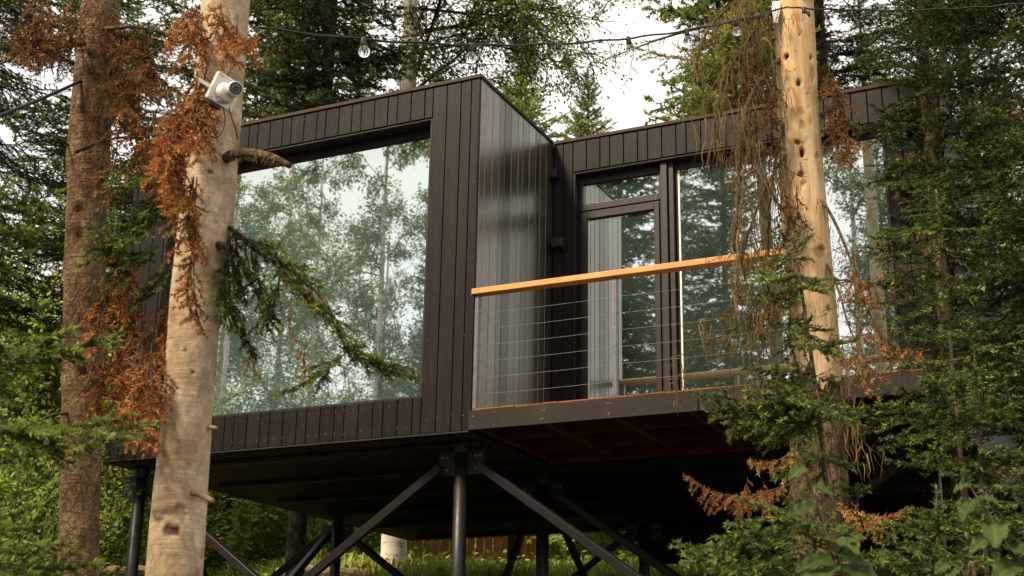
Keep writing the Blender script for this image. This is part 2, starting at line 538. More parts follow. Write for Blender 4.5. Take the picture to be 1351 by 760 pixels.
def ground_mat():
    m, nt, out = new_mat('forest_floor')
    n1 = noise(nt, coords(nt), .9, 6, .6)
    n2 = noise(nt, coords(nt), 14, 6, .7)
    r = ramp(nt, [(.3, (.045, .030, .016)), (.5, (.075, .055, .026)), (.62, (.050, .070, .020)), (.8, (.075, .11, .03))])
    nt.links.new(n1, r.inputs['Fac'])
    c = mixc(nt, math_n(nt, 'MULTIPLY', n2, .6), r.outputs['Color'], (.03, .022, .012))
    principled(nt, out, c, .95, .15, n2, .8, .04)
    return m
M['ground'] = ground_mat()

# ------------------------------------------------------------------ ground
def make_ground():
    gx = np.concatenate([np.linspace(-220, -24, 30), np.linspace(-22, 22, 111), np.linspace(24, 220, 30)])
    gy = np.concatenate([np.linspace(-200, -24, 30), np.linspace(-22, 26, 121), np.linspace(28, 200, 30)])
    X, Y = np.meshgrid(gx, gy)
    rng = np.random.default_rng(1)
    Z = ground_z(X, Y) + rng.normal(0, .018, X.shape)
    V = np.stack([X, Y, Z], -1).reshape(-1, 3)
    nx, ny = len(gx), len(gy)
    i = np.arange(nx - 1)[None, :] + nx * np.arange(ny - 1)[:, None]
    F = np.stack([i, i + 1, i + 1 + nx, i + nx], -1).reshape(-1, 4)
    o = link('ground', np_mesh('ground', V, F, M['ground'], smooth=True, nside=4))
    tag(o, kind='structure')
make_ground()

# ------------------------------------------------------------------ the cabin
W, DP, RW, BK, HT = 3.58, 1.491, 3.42, 5.4, 3.0
OX0, OX1, OZ0, OZ1 = -3.16, -0.421, 0.293, 2.696          # opening of the big window
DX0, DX1, DZ1 = 0.215, 3.0, 2.669                          # opening of the door and tall window
DECK = 0.165
cabin = empty('cabin', (0, 0, 0), 'black timber clad cabin on steel stilts with big mirror-like windows and a small deck', 'cabin')

PATTERN = (.133, .133, .095)
def board_edges(a, b, start=0, rev=False):
    xs, k, x = [a], start, a
    while x < b - .03:
        x = min(b, x + PATTERN[k % 3])
        if b - x < .035:
            x = b
        xs.append(x)
        k += 1
    if rev:
        xs = [a + b - x for x in reversed(xs)]
    return xs

def make_cladding():
    G = .0035
    c = MB()
    rnd = random.Random(4)
    T = .021
    # front of the projecting box: full boards at the jambs, short ones above and below the window
    for x0, x1, s, rev in ((OX1, .021, 0, False), (-W, OX0, 0, True)):
        e = board_edges(x0, x1, s, rev)
        for a, b in zip(e, e[1:]):
            c.box(a + G, b - G, -T + rnd.uniform(-.001, .001), 0, .002, HT - .03)
    e = board_edges(OX0, OX1, 1)
    for a, b in zip(e, e[1:]):
        c.box(a + G, b - G, -T + rnd.uniform(-.001, .001), 0, OZ1, HT - .03)
        c.box(a + G, b - G, -T + rnd.uniform(-.001, .001), 0, .002, OZ0)
    # right-hand side of the box, facing the deck
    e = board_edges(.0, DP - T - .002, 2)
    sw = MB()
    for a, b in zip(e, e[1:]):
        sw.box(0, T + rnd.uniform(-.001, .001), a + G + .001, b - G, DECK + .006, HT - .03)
    sw.build('side_cladding', M['cladding_sheen'], cabin, bevel=.0025)
    # left end of the box and the back
    e = board_edges(0, BK, 0)
    for a, b in zip(e, e[1:]):
        c.box(-W - T, -W, a + G, b - G, .002, HT - .03)
        if a > DP:
            c.box(RW, RW + T, a + G, b - G, .002, HT - .03)
    e = board_edges(-W, RW, 0)
    for a, b in zip(e, e[1:]):
        c.box(a + G, b - G, BK, BK + T, .002, HT - .03)
    # recessed wall
    for x0, x1, s in ((T + .003, DX0, 2), (DX1, RW, 0)):
        e = board_edges(x0, x1, s)
        for a, b in zip(e, e[1:]):
            c.box(a + G, b - G, DP - T + rnd.uniform(-.001, .001), DP, DECK + .006 if x0 < 1 else .05, HT - .03)
    e = board_edges(DX0, DX1, 0)
    for a, b in zip(e, e[1:]):
        c.box(a + G, b - G, DP - T + rnd.uniform(-.001, .001), DP, DZ1, HT - .03)
    c.build('cladding', M['cladding'], cabin, bevel=.0025)
    nh = MB()
    for k in range(34):
        xx = OX0 + .03 + k * .0835
        for zz in (OZ1 + .05 + rnd.uniform(-.006, .006), HT - .09 + rnd.uniform(-.006, .006), OZ0 - .05 + rnd.uniform(-.006, .006), .06 + rnd.uniform(-.006, .006)):
            nh.lathe([(0, .0038), (.0012, .0036), (.002, .002)], (xx, -T - .001, zz), (0, -1, 0), 6)
    for xx in (-.37, -.27, -.15, -.05, .0):
        for zz in (.12, .75, 1.4, 2.05, 2.7):
            nh.lathe([(0, .0038), (.0012, .0036), (.002, .002)], (xx + rnd.uniform(-.01, .01), -T - .001, zz + rnd.uniform(-.02, .02)), (0, -1, 0), 6)
    nh.build('nail_head', M['post_metal'], cabin)['kind'] = 'stuff'
    # black shell behind the boards
    s = MB()
    s.box(-W, OX0, .001, .05, .004, HT - .035).box(OX1, -.001, .001, .05, .004, HT - .035)
    s.box(OX0, OX1, .001, .05, OZ1 + .002, HT - .035).box(OX0, OX1, .001, .05, .004, OZ0 - .002)
    s.box(-.05, -.001, .05, DP, .004, HT - .035)
    s.box(.0, DX0, DP + .001, DP + .05, .004, HT - .035).box(DX1, RW - .001, DP + .001, DP + .05, .004, HT - .035)
    s.box(DX0, DX1, DP + .001, DP + .05, DZ1 + .002, HT - .035)
    s.box(-W + .001, -W + .05, .05, BK - .001, .004, HT - .035)
    s.box(RW - .05, RW - .001, DP + .05, BK - .001, .004, HT - .035)
    s.box(-W + .05, RW - .05, BK - .05, BK - .001, .004, HT - .035)
    s.build('wall_shell', M['backing'], cabin)
    # roof and its edge trim
    r = MB()
    r.box(-W + .003, -.003, .0, BK, HT - .033, HT - .006)
    r.box(-.003, RW - .003, DP, BK, HT - .033, HT - .006)
    roof = r.build('roof', M['backing'], cabin)
    t = MB()
    o = .034
    t.box(-W - o, o, -o, .05, HT - .030, HT + .002)
    t.box(-.05, o, .05, DP - o, HT - .030, HT + .001)
    t.box(o - .001, RW + o, DP - o, DP + .05, HT - .030, HT + .002)
    t.box(-W - o, -W + .05, .05, BK + o, HT - .030, HT + .001)
    t.box(RW - .05, RW + o, DP + .05, BK + o, HT - .030, HT + .001)
    t.box(-W + .05, RW - .05, BK - .05, BK + o, HT - .030, HT + .003)
    t.build('roof_edge', M['roof_edge'], roof, bevel=.003)
    # fallen needles lying along the roof edge
    rng = np.random.default_rng(7)
    n = 2600
    x = rng.uniform(-W, 0, n); y = rng.uniform(-.02, .25, n) ** 1.0
    P = np.stack([x, y, np.full(n, HT + .003) + rng.uniform(0, .016, n) * np.clip(.3 + np.sin(x * 5) + .4 * np.sin(x * 13), 0, 1)], -1)
    a = rng.uniform(0, 2 * PI, n); d = np.stack([np.cos(a), np.sin(a), rng.normal(0, .25, n)], -1) * .03
    s2 = np.stack([-np.sin(a), np.cos(a), rng.normal(0, .4, n)], -1) * .004
    V = np.stack([P - s2, P + s2, P + d], 1).reshape(-1, 3)
    lit = link('needle_litter', np_mesh('needle_litter', V, np.arange(3 * n).reshape(-1, 3), M['brown'], rng.uniform(.1, .7, 3 * n)), roof)
    lit['kind'] = 'stuff'
make_cladding()

def frame_rect(mb, x0, x1, z0, z1, y0, y1, w, wt=None, wb=None):
    wt = w if wt is None else wt
    wb = w if wb is None else wb
    mb.box(x0, x0 + w, y0, y1, z0, z1)
    mb.box(x1 - w, x1, y0, y1, z0, z1)
    mb.box(x0 + w, x1 - w, y0 + .001, y1, z1 - wt, z1)
    mb.box(x0 + w, x1 - w, y0 + .001, y1, z0, z0 + wb)
    return mb

def reveal(mb, x0, x1, z0, z1, y0, y1, t=.02):
    mb.box(x0, x0 + t, y0, y1, z0, z1)
    mb.box(x1 - t, x1, y0, y1, z0, z1)
    mb.box(x0 + t, x1 - t, y0 + .001, y1, z1 - t, z1)
    mb.box(x0 + t, x1 - t, y0 + .001, y1, z0, z0 + t)
    return mb

def make_windows():
    # big window of the projecting box
    rv = reveal(MB(), OX0 + .001, OX1 - .001, OZ0 + .001, OZ1 - .001, -.012, .20)
    rv.build('window_reveal', M['trim'], cabin, bevel=.002)
    w = frame_rect(MB(), OX0 + .022, OX1 - .022, OZ0 + .022, OZ1 - .022, .125, .195, .052, .070, .020).build('window', M['frame'], cabin, bevel=.003)
    MB().box(OX0 + .060, OX1 - .060, .155, .180, OZ0 + .035, OZ1 - .060).build('pane', M['pane_hazy'], w)
    MB().box(OX0 + .074, OX1 - .074, .148, .1545, OZ0 + .042, OZ0 + .050).build('spacer', M['spacer'], w)
    # recess: door with a light over it, then the tall window
    y0 = DP - .012
    rv = reveal(MB(), DX0 + .001, DX1 - .001, DECK + .001, DZ1 - .001, y0, DP + .17)
    rv.build('window_reveal', M['trim'], cabin, bevel=.002)
    z0 = DECK + .022
    tr = frame_rect(MB(), .236, 1.036, 2.315, DZ1 - .022, DP + .075, DP + .15, .035, .075, .062)
    t = tr.build('transom_window', M['frame'], cabin, bevel=.003)
    MB().box(.262, 1.014, DP + .10, DP + .125, 2.370, 2.584).build('pane', M['pane_dark'], t)
    dr = frame_rect(MB(), .238, 1.034, z0, 2.312, DP + .085, DP + .15, .028, .028, .02)
    frame_rect(dr, .268, 1.006, z0 + .02, 2.282, DP + .068, DP + .15, .052, .052, .11)
    d = dr.build('door', M['frame'], cabin, bevel=.004)
    MB().box(.314, .962, DP + .10, DP + .125, z0 + .12, 2.238).build('pane', M['pane_dark'], d)
    MB().box(.3205, .332, DP + .093, DP + .0995, z0 + .13, 2.229).build('spacer', M['spacer'], d)
    m = MB().box(1.037, 1.098, DP + .02, DP + .15, z0, DZ1 - .022).box(1.104, 1.150, DP + .045, DP + .15, z0, DZ1 - .022)
    m.build('mullion', M['frame'], cabin, bevel=.004)
    w2 = frame_rect(MB(), 1.152, 2.978, z0, DZ1 - .022, DP + .085, DP + .15, .022, .072, .045).build('window', M['frame'], cabin, bevel=.003)
    MB().box(1.168, 2.968, DP + .10, DP + .125, z0 + .04, 2.580).build('pane', M['pane_dark'], w2)
    MB().box(1.176, 1.190, DP + .092, DP + .0995, z0 + .05, 2.572).build('spacer', M['spacer'], w2)
    # two small boxes on the wall beside the door
    b = MB().box(.004 + .021, .085, DP - .10, DP - .023, 2.615, 2.70).build('junction_box', M['frame'], cabin, bevel=.006)
    l = MB().box(.055, .145, DP - .045, DP - .023, 1.915, 2.035).build('wall_lamp', M['frame'], cabin, bevel=.004)
    MB().box(.045, .155, DP - .125, DP - .046, 1.93, 2.02).build('lamp_housing', M['frame'], l, bevel=.012)
make_windows()

def make_deck():
    fl = MB()
    rnd = random.Random(9)
    x = .026
    while x < RW - .05:
        w = .12
        fl.box(x, min(x + w - .0015, RW), -.018 + rnd.uniform(-.010, .006), DP - .026, .1515, DECK - rnd.uniform(0, .003))
        x += w
    fl.build('deck_floor', M['decking'], cabin, bevel=.003)
    f = MB().box(.002, 1.83, -.030, -.0005, .0, .151).box(1.834, RW, -.030, -.0005, .0, .151)
    f.build('fascia', M['fascia'], cabin, bevel=.003)
    # screw heads
    s = MB()
    for xx in (.04, .22, .62, .63, 1.15, 1.16, 1.80, 1.86, 2.4, 2.9):
        for zz in (.03, .11):
            s.lathe([(0, .0045), (.002, .0045), (.003, .002)], (xx + rnd.uniform(-.01, .01), -.030, zz + rnd.uniform(-.01, .01)), (0, -1, 0), 8)
    s.build('screw_head', M['wire'], cabin)['kind'] = 'stuff'
    for k in range(7):
        xx = .05 + k * .56
        MB().box(xx, xx + .045, .0, DP - .03, .006, .138).build('joist', M['joist'], cabin, bevel=.003)
    MB().box(.03, RW - .03, .42, .46, .012, .1375).box(.03, RW - .03, .95, .99, .012, .1375).build('blocking', M['joist'], cabin)
    MB().box(.003, RW, DP - .028, DP - .001, .0, .1365).build('back_beam', M['joist'], cabin)
    MB().box(RW - .04, RW, .001, DP - .03, .0, .139).build('end_beam', M['fascia'], cabin)
    # railing: wooden handrail, thin metal posts, steel wires
    RE = 2.76
    rl = MB().box(-.004, RE, -.032, .058, 1.083, 1.133).build('handrail', M['handrail'], cabin, bevel=.006)
    for px in (.035, 1.19, 2.73):
        p = MB().box(px - .017, px + .017, -.008, .034, DECK + .001, 1.0825)
        p.box(px - .04, px + .04, -.008, .05, DECK + .0015, DECK + .008)
        p.build('railing_post', M['post_metal'], rl, bevel=.002)
    for k in range(6):
        z = .285 + k * .130
        pts = []
        for i in range(25):
            u = i / 24
            xx = .035 + (RE - .065) * u
            seg = (xx - .035) / 1.155
            sag = -.006 * math.sin(PI * (seg % 1.0))
            pts.append((xx, .013, z + sag))
        MB().tube(pts, .0014, 5).build('railing_wire', M['wire'], rl, smooth=True)
make_deck()

def make_under():
    # profiled sheet under the rooms, ribs running front to back
    def sheet(x0, x1, y0, y1, z):
        n = int((x1 - x0) / .02)
        xs = np.linspace(x0, x1, n)
        zz = z - .022 * (np.mod(xs - x0, .10) < .045)
        V = np.concatenate([np.stack([xs, np.full(n, y), zz], -1) for y in (y0, y1)])
        i = np.arange(n - 1)
        return V, np.stack([i, i + n, i + n + 1, i + 1], -1)
    V1, F1 = sheet(-W + .004, -.004, .0, BK, .0)
    V2, F2 = sheet(.0, RW - .004, DP, BK, .0)
    o = link('underside_sheet', np_mesh('underside_sheet', np.concatenate([V1, V2]), np.concatenate([F1, F2 + len(V1)]), M['underside'], nside=4), cabin)
    for y in (.30, 1.25, 2.2, 3.15, 4.1, 5.05):
        MB().box(-W + .30, (-.05 if y < DP else RW - .05), y - .045, y + .045, -.058, -.0235).build('floor_beam', M['steel'], cabin, bevel=.004)
    MB().box(-.6, RW, BK - .06, BK - .01, -.40, -.001).build('skirt_board', M['trim'], cabin)
    MB().box(-W, -.001, -.020, .0, -.012, .001).build('drip_edge', M['trim'], cabin)
    posts = [(-.22, .3, 'xb'), (-3.42, .3, 'x'), (-3.42, 3.5, 'x'), (-.22, 1.85, 'x'), (-.22, 4.4, ''), (3.22, 1.15, 'x'), (3.2, 3.5, 'x')]
    for x, y, _ in posts:
        gz = float(ground_z(x, y))
        p = MB().tube([(x, y, gz - .4), (x, y, -.035)], .055, 20)
        ob = p.build('stilt_post', M['steel'], cabin)
        for pl in ob.data.polygons:
            pl.use_smooth = len(pl.vertices) == 4
        cpm = MB().lathe([(0, .058), (.03, .066), (.075, .066), (.09, .055)], (x, y, -.105), (0, 0, 1), 20)
        cpm.build('post_cap', M['steel'], ob)
        if x > 2 or (x, y) == (-.22, 1.85):
            gx0, gx1 = x - .2, x + .2
        else:
            gx0, gx1 = x - .2, x + .2
        gp = MB().box(gx0, gx1, y + .0, y + .012, -.275, -.087).build('gusset_plate', M['steel'], ob)
        bo = MB()
        for bx_ in (-.165, -.125, .125, .165):
            for bz_ in (-.13, -.23):
                bo.lathe([(0, .011), (.007, .011), (.008, .006), (.014, .006)], (x + bx_, y, bz_), (0, -1, 0), 6)
        bo.build('bolt', M['post_metal'], gp)['kind'] = 'stuff'
    def brace(A, B, w=.065):
        MB().bar(A, B, w, w, (0, 1, .2)).build('brace', M['steel'], cabin, bevel=.004)
    for x, y, sides in ((-.22, .3, (-1, 1)), (-3.42, .3, (1,)), (-3.42, 3.5, (1, -1)), (-.22, 1.85, (1,)), (3.22, 1.15, (-1,)), (3.2, 3.5, (-1,)), (-.22, 4.4, (-1,))):
        for sx in sides:
            brace((x + .17 * sx, y - .03, -.21), (x + 2.1 * sx, y - .03, -1.55))
    brace((-3.42, .45, -.2), (-3.42, 2.1, -1.5))
    brace((-3.42, 3.35, -.2), (-3.42, 1.9, -1.4))
    brace((-.22, 1.7, -.2), (-.22, .75, -1.5), .05)
    brace((-.22, 2.0, -.2), (-.22, 3.6, -1.4), .05)
make_under()

# ------------------------------------------------------------------ growing things: shoots, needles, leaves
def unit(a):
    return a / np.maximum(np.linalg.norm(a, axis=-1, keepdims=True), 1e-9)

def prisms(P0, P1, R0, R1, n=3):
    """thin tapering twigs, one per segment"""
    P0, P1 = np.asarray(P0, float), np.asarray(P1, float)
    R0, R1 = np.asarray(R0, float), np.asarray(R1, float)
    d = unit(P1 - P0)
    ref = np.where(np.abs(d[:, 2:3]) > .9, np.array([[1., 0, 0]]), np.array([[0, 0, 1.]]))
    a = unit(np.cross(d, ref)); b = np.cross(d, a)
    V = []
    for P, R in ((P0, R0), (P1, R1)):
        for k in range(n):
            t = 2 * PI * k / n
            V.append(P + (a * math.cos(t) + b * math.sin(t)) * R[:, None])
    V = np.stack(V, 1)
    T = []
    for k in range(n):
        k2 = (k + 1) % n
        T += [(k, k2, n + k2), (k, n + k2, n + k)]
    T = np.array(T)
    N = len(P0)
    F = (T[None] + (np.arange(N) * 2 * n)[:, None, None]).reshape(-1, 3)
    return V.reshape(-1, 3), F

def needles(rng, P0, P1, per_m, nl, nw, fwd, flat, tint, up=(0, 0, 1)):
    """needles along each shoot P0-P1; flat<1 combs them into the spray's plane"""
    P0, P1 = np.asarray(P0, float), np.asarray(P1, float)
    L = np.linalg.norm(P1 - P0, axis=1)
    cnt = np.maximum(3, (L * per_m * rng.uniform(.85, 1.15, len(L))).astype(int))
    idx = np.repeat(np.arange(len(L)), cnt)
    N = len(idx)
    t = rng.uniform(0, 1.0, N)
    ax = unit(P1 - P0)[idx]
    pos = P0[idx] + (P1 - P0)[idx] * t[:, None]
    U = np.asarray(up, float)
    sd = np.cross(ax, U[None]); sd = np.where(np.linalg.norm(sd, axis=1, keepdims=True) < .15, np.array([[1., 0, 0]]), sd)
    sd = unit(sd); u2 = np.cross(sd, ax)
    ph = rng.uniform(0, 2 * PI, N)
    dr = ax * fwd * rng.uniform(.6, 1.3, N)[:, None] + sd * np.cos(ph)[:, None] + u2 * (np.sin(ph) * flat + (1 - flat) * .18)[:, None]
    dr = unit(dr)
    ln = nl * rng.uniform(.65, 1.15, N)
    wv = unit(np.cross(dr, rng.normal(0, 1, (N, 3)))) * nw * .5
    V = np.stack([pos - wv, pos + wv, pos + dr * ln[:, None]], 1).reshape(-1, 3)
    tn = np.clip(np.asarray(tint)[idx] + rng.normal(0, .07, N), 0, 1)
    return V, np.arange(3 * N).reshape(-1, 3), np.repeat(tn, 3)

class Fol:
    """one mesh's worth of foliage: triangles, tint, material slot"""
    def __init__(s):
        s.V, s.T, s.A, s.M, s.n = [], [], [], [], 0
    def add(s, V, T, tint, mi=0):
        s.V.append(np.asarray(V)); s.T.append(np.asarray(T) + s.n)
        s.A.append(np.broadcast_to(np.asarray(tint, float), (len(V),)))
        s.M.append(np.full(len(T), mi)); s.n += len(V)
    def get(s):
        return np.concatenate(s.V), np.concatenate(s.T), np.concatenate(s.A), np.concatenate(s.M)
    def put(s, proto, R, O, tshift=0.0):
        V, T, A, Mi = proto
        s.V.append(V @ np.asarray(R).T + np.asarray(O)); s.T.append(T + s.n)
        s.A.append(np.clip(A + tshift, 0, 1)); s.M.append(Mi); s.n += len(V)
    def build(s, name, mats, parent=None, base=(0, 0, 0)):
        V, T, A, Mi = s.get()
        return link(name, np_mesh(name, V - np.asarray(base, float), T, mats, A, Mi), parent)

KIND = {
    #          sp  = twig spacing, w = half width, hang = droop of twigs, nl/nw needles
    'fir':    dict(sp=.046, sp3=.036, w=.50, ang=(50, 64), hang=.10, sag=.10, per=270, nl=.026, nw=.0090, fwd=.75, flat=.6, t0=.12, t1=.50, tip=.40, r=.008),
    'spruce': dict(sp=.050, sp3=.042, w=.38, ang=(42, 62), hang=.38, sag=.12, per=300, nl=.022, nw=.0072, fwd=.75, flat=.9, t0=.10, t1=.55, tip=.26, r=.008),
    'rust':   dict(sp=.036, sp3=.034, w=.36, ang=(38, 70), hang=1.0, sag=.22, per=330, nl=.021, nw=.0068, fwd=.9, flat=1., t0=.2, t1=.85, tip=.08, r=.007),
    'bare':   dict(sp=.075, sp3=.09, w=.34, ang=(40, 75), hang=.5, sag=.15, per=20, nl=.016, nw=.004, fwd=.9, flat=1., t0=.1, t1=.7, tip=0, r=.007),
    'far':    dict(sp=.105, sp3=.11, w=.44, ang=(45, 62), hang=.28, sag=.10, per=115, nl=.060, nw=.021, fwd=.7, flat=.8, t0=.08, t1=.60, tip=.32, r=.012),
}
def make_branch(kind, L, seed):
    k = KIND[kind]
    rng = np.random.default_rng(seed)
    n = 9
    s = np.linspace(0, 1, n)
    main = np.stack([s * L, np.cumsum(rng.normal(0, .012 * L, n)) * (s > 0), -k['sag'] * L * np.sin(s * PI * .75) + k['sag'] * .75 * L * s], -1)
    main[0] = 0
    P0, P1, TN, R0, R1, ND = [], [], [], [], [], []
    def seg(a, b, r0, r1, need, tn):
        P0.append(a); P1.append(b); R0.append(r0); R1.append(r1); ND.append(need); TN.append(tn)
    rb = k['r'] * (L / 1.0) ** .7
    for i in range(n - 1):
        seg(main[i], main[i + 1], rb * (1 - s[i] * .85), rb * (1 - s[i + 1] * .85), s[i] > .35, k['t0'] + (k['tip'] if i == n - 2 else 0) + .1)
    def at_main(u):
        return np.array([np.interp(u, s, main[:, j]) for j in range(3)])
    side = 1
    u = .07
    while u < .985:
        side = -side if rng.uniform() < .85 else side
        prof = min(1, (u + .12) / .34) * (1 - u) ** .8 + .07
        l2 = L * k['w'] * prof * rng.uniform(.55, 1.2)
        ang = math.radians(rng.uniform(*k['ang']))
        hang = k['hang'] * rng.uniform(.3, 1.3)
        d = np.array([math.cos(ang), side * math.sin(ang), rng.normal(0, .14)])
        tw = rng.uniform(k['t0'], k['t1'])
        a = at_main(u)
        m = 3 if l2 < .25 else 4
        pts = [a]
        dd = d / np.linalg.norm(d)
        for j in range(m):
            dd = dd + np.array([.10, 0, -hang * .42 if kind != 'rust' else -hang * .62]) + rng.normal(0, .06, 3)
            dd /= np.linalg.norm(dd)
            pts.append(pts[-1] + dd * l2 / m)
        for j in range(m):
            seg(pts[j], pts[j + 1], rb * .36 * (1 - j / m) + .0012, rb * .36 * (1 - (j + 1) / m) + .0010, True, tw + (k['tip'] * rng.uniform(.5, 1.1) if j == m - 1 else 0))
            if l2 > .09:
                v = rng.uniform(.0, .5)
                sg = 1 if rng.uniform() < .5 else -1
                q = l2 / m
                while v < 1:
                    p = pts[j] + (pts[j + 1] - pts[j]) * v
                    ax = (pts[j + 1] - pts[j]) / q
                    sdv = np.cross(ax, [0, 0, 1.]); sdv /= max(np.linalg.norm(sdv), .2)
                    l3 = max(.022, l2 * .40 * (1 - (j + v) / m * .75) * rng.uniform(.5, 1.2))
                    l3 = min(l3, .16 if kind != 'far' else .3)
                    d3 = ax * .75 + sdv * sg * .75 + np.array([0, 0, -hang * .35]) + rng.normal(0, .10, 3)
                    d3 /= np.linalg.norm(d3)
                    mid = p + d3 * l3 * .6
                    seg(p, mid, .0014, .001, True, tw + rng.normal(0, .06))
                    seg(mid, mid + (d3 + [0, 0, .06]) * l3 * .4, .001, .0008, True, tw + k['tip'] * rng.uniform(.4, 1.15))
                    sg = -sg
                    v += k['sp3'] * rng.uniform(.7, 1.3) / q
        u += k['sp'] / L * rng.uniform(.7, 1.3)
    P0, P1 = np.array(P0), np.array(P1)
    ND = np.array(ND)
    f = Fol()
    V, T, A = needles(rng, P0[ND], P1[ND], k['per'], k['nl'], k['nw'], k['fwd'], k['flat'], np.array(TN)[ND])
    f.add(V, T, A, 0)
    V, T = prisms(P0, P1, R0, R1, 3)
    f.add(V, T, .3, 1)
    return f.get()

_PROTO = {}
def proto(kind, L, rng):
    sizes = {'far': (1.0, 2.0)}.get(kind, (.35, .7, 1.2))
    Lp = min(sizes, key=lambda q: abs(math.log(q / L)))
    v = rng.integers(0, 4)
    key = (kind, Lp, int(v))
    if key not in _PROTO:
        _PROTO[key] = make_branch(kind, Lp, 100 + int(v) * 7 + int(Lp * 100) + len(kind) * 1000)
    return _PROTO[key], Lp

def basis(d, roll=0.0, up=(0, 0, 1)):
    x = np.asarray(d, float); x = x / np.linalg.norm(x)
    u = np.asarray(up, float)
    y = np.cross(u, x)
    if np.linalg.norm(y) < .05:
        y = np.cross([0, 1., 0], x)
    y /= np.linalg.norm(y)
    z = np.cross(x, y)
    c, s = math.cos(roll), math.sin(roll)
    return np.stack([x, y * c + z * s, z * c - y * s], 1)

def put_branch(f, kind, A, d, L, rng, roll=None, tshift=0.0, wide=1.0):
    p, Lp = proto(kind, L, rng)
    R = basis(d, rng.normal(0, .25) if roll is None else roll) * (L / Lp)
    R = R * np.array([1, wide * (1 if rng.uniform() < .5 else -1), 1])[None, :]
    # a mirrored spray turns its triangles inside out, which does not matter for needles
    f.put(p, R, A, tshift)

def branch_to(f, kind, A, B, rng, **kw):
    A, B = np.asarray(A), np.asarray(B)
    put_branch(f, kind, A, B - A, float(np.linalg.norm(B - A)), rng, **kw)

# ---- trunks
def vnoise(rng, nu, nv):
    return rng.normal(0, 1, (nv, nu))
def sample_noise(g, u, v):
    """bilinear, periodic in u"""
    nv, nu = g.shape
    u = u * nu; v = np.clip(v, 0, .9999) * (nv - 1)
    i = np.floor(u).astype(int); j = np.floor(v).astype(int)
    fu = u - i; fv = v - j
    fu = fu * fu * (3 - 2 * fu); fv = fv * fv * (3 - 2 * fv)
    i0 = i % nu; i1 = (i + 1) % nu; j1 = np.minimum(j + 1, nv - 1)
    return (g[j, i0] * (1 - fu) + g[j, i1] * fu) * (1 - fv) + (g[j1, i0] * (1 - fu) + g[j1, i1] * fu) * fv

def trunk_mesh(name, pts, rads, mats, rng, n=40, step=.03, rough=.02, base=(0, 0, 0), marks=(), ragged=0.0):
    """tube through pts with a lumpy surface. marks: (z along 0..1 as point height, angle, half height, half width, depth, stain)"""
    pts = np.asarray(pts, float); rads = np.asarray(rads, float)
    L = np.concatenate([[0], np.cumsum(np.linalg.norm(np.diff(pts, axis=0), axis=1))])
    m = max(4, int(L[-1] / step))
    s = np.linspace(0, L[-1], m)
    C = np.stack([np.interp(s, L, pts[:, j]) for j in range(3)], -1)
    # soften the corners of the polyline
    ker = np.ones(max(3, int(.5 / step) | 1)); ker /= ker.sum()
    if m > len(ker) * 2:
        pad = len(ker) // 2
        for j in range(3):
            e0 = 2 * C[0, j] - C[1:pad + 1, j][::-1]; e1 = 2 * C[-1, j] - C[-pad - 1:-1, j][::-1]
            C[:, j] = np.convolve(np.concatenate([e0, C[:, j], e1]), ker, 'valid')
    Rr = np.interp(s, L, rads)
    th = np.linspace(0, 2 * PI, n, endpoint=False)
    U, S = np.meshgrid(th / (2 * PI), s / L[-1])
    dsp = np.zeros_like(U)
    for amp, nu, per in ((1.0, 5, .55), (.55, 11, .16), (.45, 22, .06)):
        g = vnoise(rng, nu, max(3, int(L[-1] / per)))
        dsp += amp * sample_noise(g, U, S)
    Rad = Rr[:, None] * (1 + rough * dsp)
    tint = np.zeros_like(U)
    for zc, a, hh, hw, dep, st in marks:
        dz = (C[:, 2][:, None] - zc) / hh
        da = (np.angle(np.exp(1j * (th[None, :] - a))) * Rr[:, None]) / hw
        q = np.sqrt(dz ** 2 + da ** 2) + .30 * dsp + .22 * np.sin(da * 2.3 + zc * 40) * np.sin(dz * 2.1 + zc * 71)
        k = np.clip((1.30 - q) / .55, 0, 1); k = k * k * (3 - 2 * k)
        Rad -= dep * k
        tint = np.maximum(tint, st * np.clip(k * 1.7, 0, 1))
    ZZ = np.repeat(C[:, 2][:, None], n, 1)
    if ragged:
        top = np.clip((s / L[-1] - .86) / .14, 0, 1)[:, None]
        ZZ = ZZ + top * ragged * (.5 * np.sin(th * 3 + 1) + .5 * np.sin(th * 7) + .35 * rng.normal(0, 1, n))[None, :]
    V = np.stack([C[:, 0][:, None] + Rad * np.cos(th), C[:, 1][:, None] + Rad * np.sin(th), ZZ], -1)
    i = np.arange(m - 1)[:, None] * n + np.arange(n)[None, :]
    i2 = np.arange(m - 1)[:, None] * n + (np.arange(n)[None, :] + 1) % n
    F = np.stack([i, i2, i2 + n, i + n], -1).reshape(-1, 4)
    return np_mesh(name, V.reshape(-1, 3) - np.asarray(base, float), F, mats, tint.ravel(), None, True, 4)

def straight_trunk(root, base, height, r0, r1, mat, rng, lean=(0, 0), n=14, step=.25, rough=.03):
    pts = [np.array(base) - [0, 0, .3], np.array(base) + [lean[0] * .5, lean[1] * .5, height * .5], np.array(base) + [lean[0], lean[1], height]]
    me = trunk_mesh('trunk', pts, [r0, (r0 + r1) * .55, r1], mat, rng, n, step, rough, base)
    return link('trunk', me, root)

